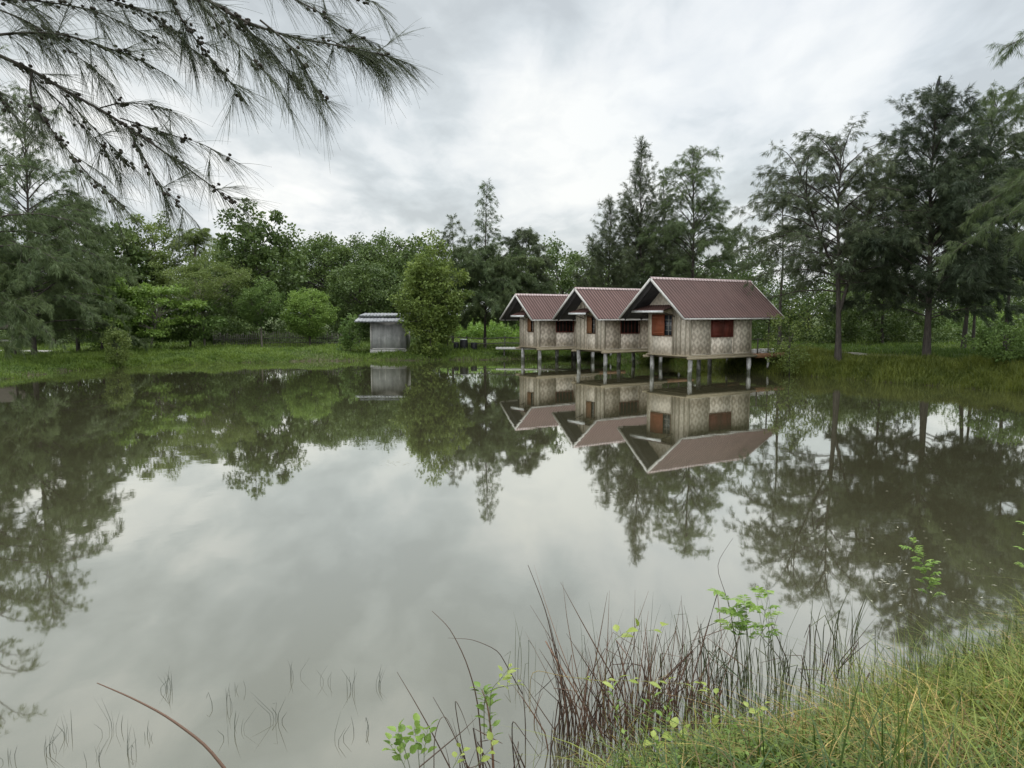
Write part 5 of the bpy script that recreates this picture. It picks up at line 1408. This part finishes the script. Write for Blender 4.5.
mp = N(nt, 'ShaderNodeMapping'); mp.inputs['Rotation'].default_value = (0, 0, math.radians(28)); mp.inputs['Scale'].default_value = (1.0, 0.55, 1); mp.inputs['Location'].default_value = (3.1, 1.7, 0.4)
L(nt, cv.outputs[0], mp.inputs[0])
n1 = N(nt, 'ShaderNodeTexNoise', Scale=1.05, Detail=9.0, Roughness=0.55, Distortion=0.35); L(nt, mp.outputs[0], n1.inputs['Vector'])
n2 = N(nt, 'ShaderNodeTexNoise', Scale=0.42, Detail=3.0); L(nt, mp.outputs[0], n2.inputs['Vector'])
n3 = N(nt, 'ShaderNodeTexNoise', Scale=3.2, Detail=8.0, Distortion=0.5); L(nt, mp.outputs[0], n3.inputs['Vector'])
dv = math_node(nt, 'ADD', math_node(nt, 'MULTIPLY', n1.outputs[0], 0.62), math_node(nt, 'MULTIPLY', n2.outputs[0], 0.38))
dv = math_node(nt, 'ADD', dv, math_node(nt, 'MULTIPLY', math_node(nt, 'SUBTRACT', n3.outputs[0], 0.5), 0.31))
n4 = N(nt, 'ShaderNodeTexNoise', Scale=7.5, Detail=8.0, Distortion=0.6); L(nt, mp.outputs[0], n4.inputs['Vector'])
dv = math_node(nt, 'ADD', dv, math_node(nt, 'MULTIPLY', math_node(nt, 'SUBTRACT', n4.outputs[0], 0.5), 0.17))
# glow of the hidden sun
gd = N(nt, 'ShaderNodeVectorMath', operation='DOT_PRODUCT'); L(nt, tc.outputs['Generated'], gd.inputs[0])
gdir = Vector((0.30, 0.90, 0.26)).normalized(); gd.inputs[1].default_value = gdir
glow = math_node(nt, 'POWER', math_node(nt, 'MAXIMUM', gd.outputs['Value'], 0.0), 14.0)
dv = math_node(nt, 'ADD', dv, math_node(nt, 'MULTIPLY', glow, 0.02))
for (az, el_, pw_, amp) in ((13.5, 21, 70, 0.10), (22, 24, 160, 0.05), (4, 10, 150, 0.09), (7, 18, 200, 0.04), (-16, 11, 50, -0.12), (-5, 24, 120, -0.02), (29, 27, 90, -0.02), (-26, 26, 40, 0.02), (30, 14, 90, 0.04)):
    A_, E_ = math.radians(az), math.radians(el_)
    ld = N(nt, 'ShaderNodeVectorMath', operation='DOT_PRODUCT'); L(nt, tc.outputs['Generated'], ld.inputs[0])
    ld.inputs[1].default_value = (math.sin(A_) * math.cos(E_), math.cos(A_) * math.cos(E_), math.sin(E_))
    dv = math_node(nt, 'ADD', dv, math_node(nt, 'MULTIPLY', math_node(nt, 'POWER', math_node(nt, 'MAXIMUM', ld.outputs['Value'], 0.0), float(pw_)), amp * 0.62))
dv = math_node(nt, 'MULTIPLY_ADD', math_node(nt, 'SUBTRACT', dv, 0.50), 1.9, 0.50)
cr = N(nt, 'ShaderNodeValToRGB'); L(nt, dv, cr.inputs[0])
el = cr.color_ramp.elements
el[0].position = 0.34; el[0].color = (0.445, 0.480, 0.497, 1)
el[1].position = 0.74; el[1].color = (0.775, 0.785, 0.770, 1)
e = el.new(0.46); e.color = (0.535, 0.575, 0.592, 1)
e = el.new(0.58); e.color = (0.665, 0.690, 0.698, 1)
sky = nt.nodes.new('ShaderNodeTexSky'); sky.sky_type = 'NISHITA'; sky.sun_disc = False
sky.sun_elevation = SUN_EL; sky.sun_rotation = SUN_AZ; sky.altitude = 10; sky.air_density = 1.2; sky.dust_density = 3.0
skys = N(nt, 'ShaderNodeVectorMath', operation='SCALE'); L(nt, sky.outputs[0], skys.inputs[0]); skys.inputs['Scale'].default_value = 0.10
thin = N(nt, 'ShaderNodeMapRange'); thin.inputs[1].default_value = 0.56; thin.inputs[2].default_value = 0.38; thin.inputs[3].default_value = 0.0; thin.inputs[4].default_value = 0.22
L(nt, n2.outputs[0], thin.inputs[0])
base = mixcol(nt, thin.outputs[0], cr.outputs[0], skys.outputs[0])
# an overcast sky is brighter overhead
zen = N(nt, 'ShaderNodeMapRange'); zen.interpolation_type = 'SMOOTHSTEP'; zen.inputs[1].default_value = 0.42; zen.inputs[2].default_value = 0.95; zen.inputs[3].default_value = 1.0; zen.inputs[4].default_value = 2.8
L(nt, sx.outputs[2], zen.inputs[0])
# and is brightened behind the viewer, an added front fill light
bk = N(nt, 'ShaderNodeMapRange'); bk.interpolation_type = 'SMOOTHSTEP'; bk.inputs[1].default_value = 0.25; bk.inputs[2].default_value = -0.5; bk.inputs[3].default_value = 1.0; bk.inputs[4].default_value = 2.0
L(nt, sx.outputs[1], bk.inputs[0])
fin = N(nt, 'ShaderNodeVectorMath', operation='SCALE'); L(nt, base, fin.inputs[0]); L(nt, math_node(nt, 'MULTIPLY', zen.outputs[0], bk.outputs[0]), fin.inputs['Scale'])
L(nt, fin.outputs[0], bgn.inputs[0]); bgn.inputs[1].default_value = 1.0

sl = bpy.data.lights.new('sun', 'SUN'); sl.energy = 1.4; sl.angle = math.radians(22); sl.color = (1.0, 0.96, 0.9)
so = bpy.data.objects.new('sun', sl); COL.objects.link(so)
so.rotation_euler = (-sun_dir).to_track_quat('-Z', 'Y').to_euler(); so.location = (0, 0, 60)

cam = bpy.data.cameras.new('camera'); co = bpy.data.objects.new('camera', cam); COL.objects.link(co)
co.location = (0, 0, CAM_H); co.rotation_euler = (PI / 2 - PITCH, 0, 0)
cam.sensor_fit = 'HORIZONTAL'; cam.sensor_width = 36.0; cam.lens = FPX / 1024 * 36.0
cam.clip_start = 0.05; cam.clip_end = 4000
scene.camera = co

scene.render.engine = 'CYCLES'
scene.render.resolution_x, scene.render.resolution_y = 1024, 768
cy = scene.cycles
cy.max_bounces = 6; cy.diffuse_bounces = 3; cy.glossy_bounces = 3; cy.transmission_bounces = 3; cy.transparent_max_bounces = 4
cy.caustics_reflective = False; cy.caustics_refractive = False
cy.use_denoising = True
vs = scene.view_settings
scene.display_settings.display_device = 'sRGB'
vs.view_transform = 'Standard'; vs.look = 'None'; vs.exposure = 0.38; vs.gamma = 1.0; vs.use_curve_mapping = False
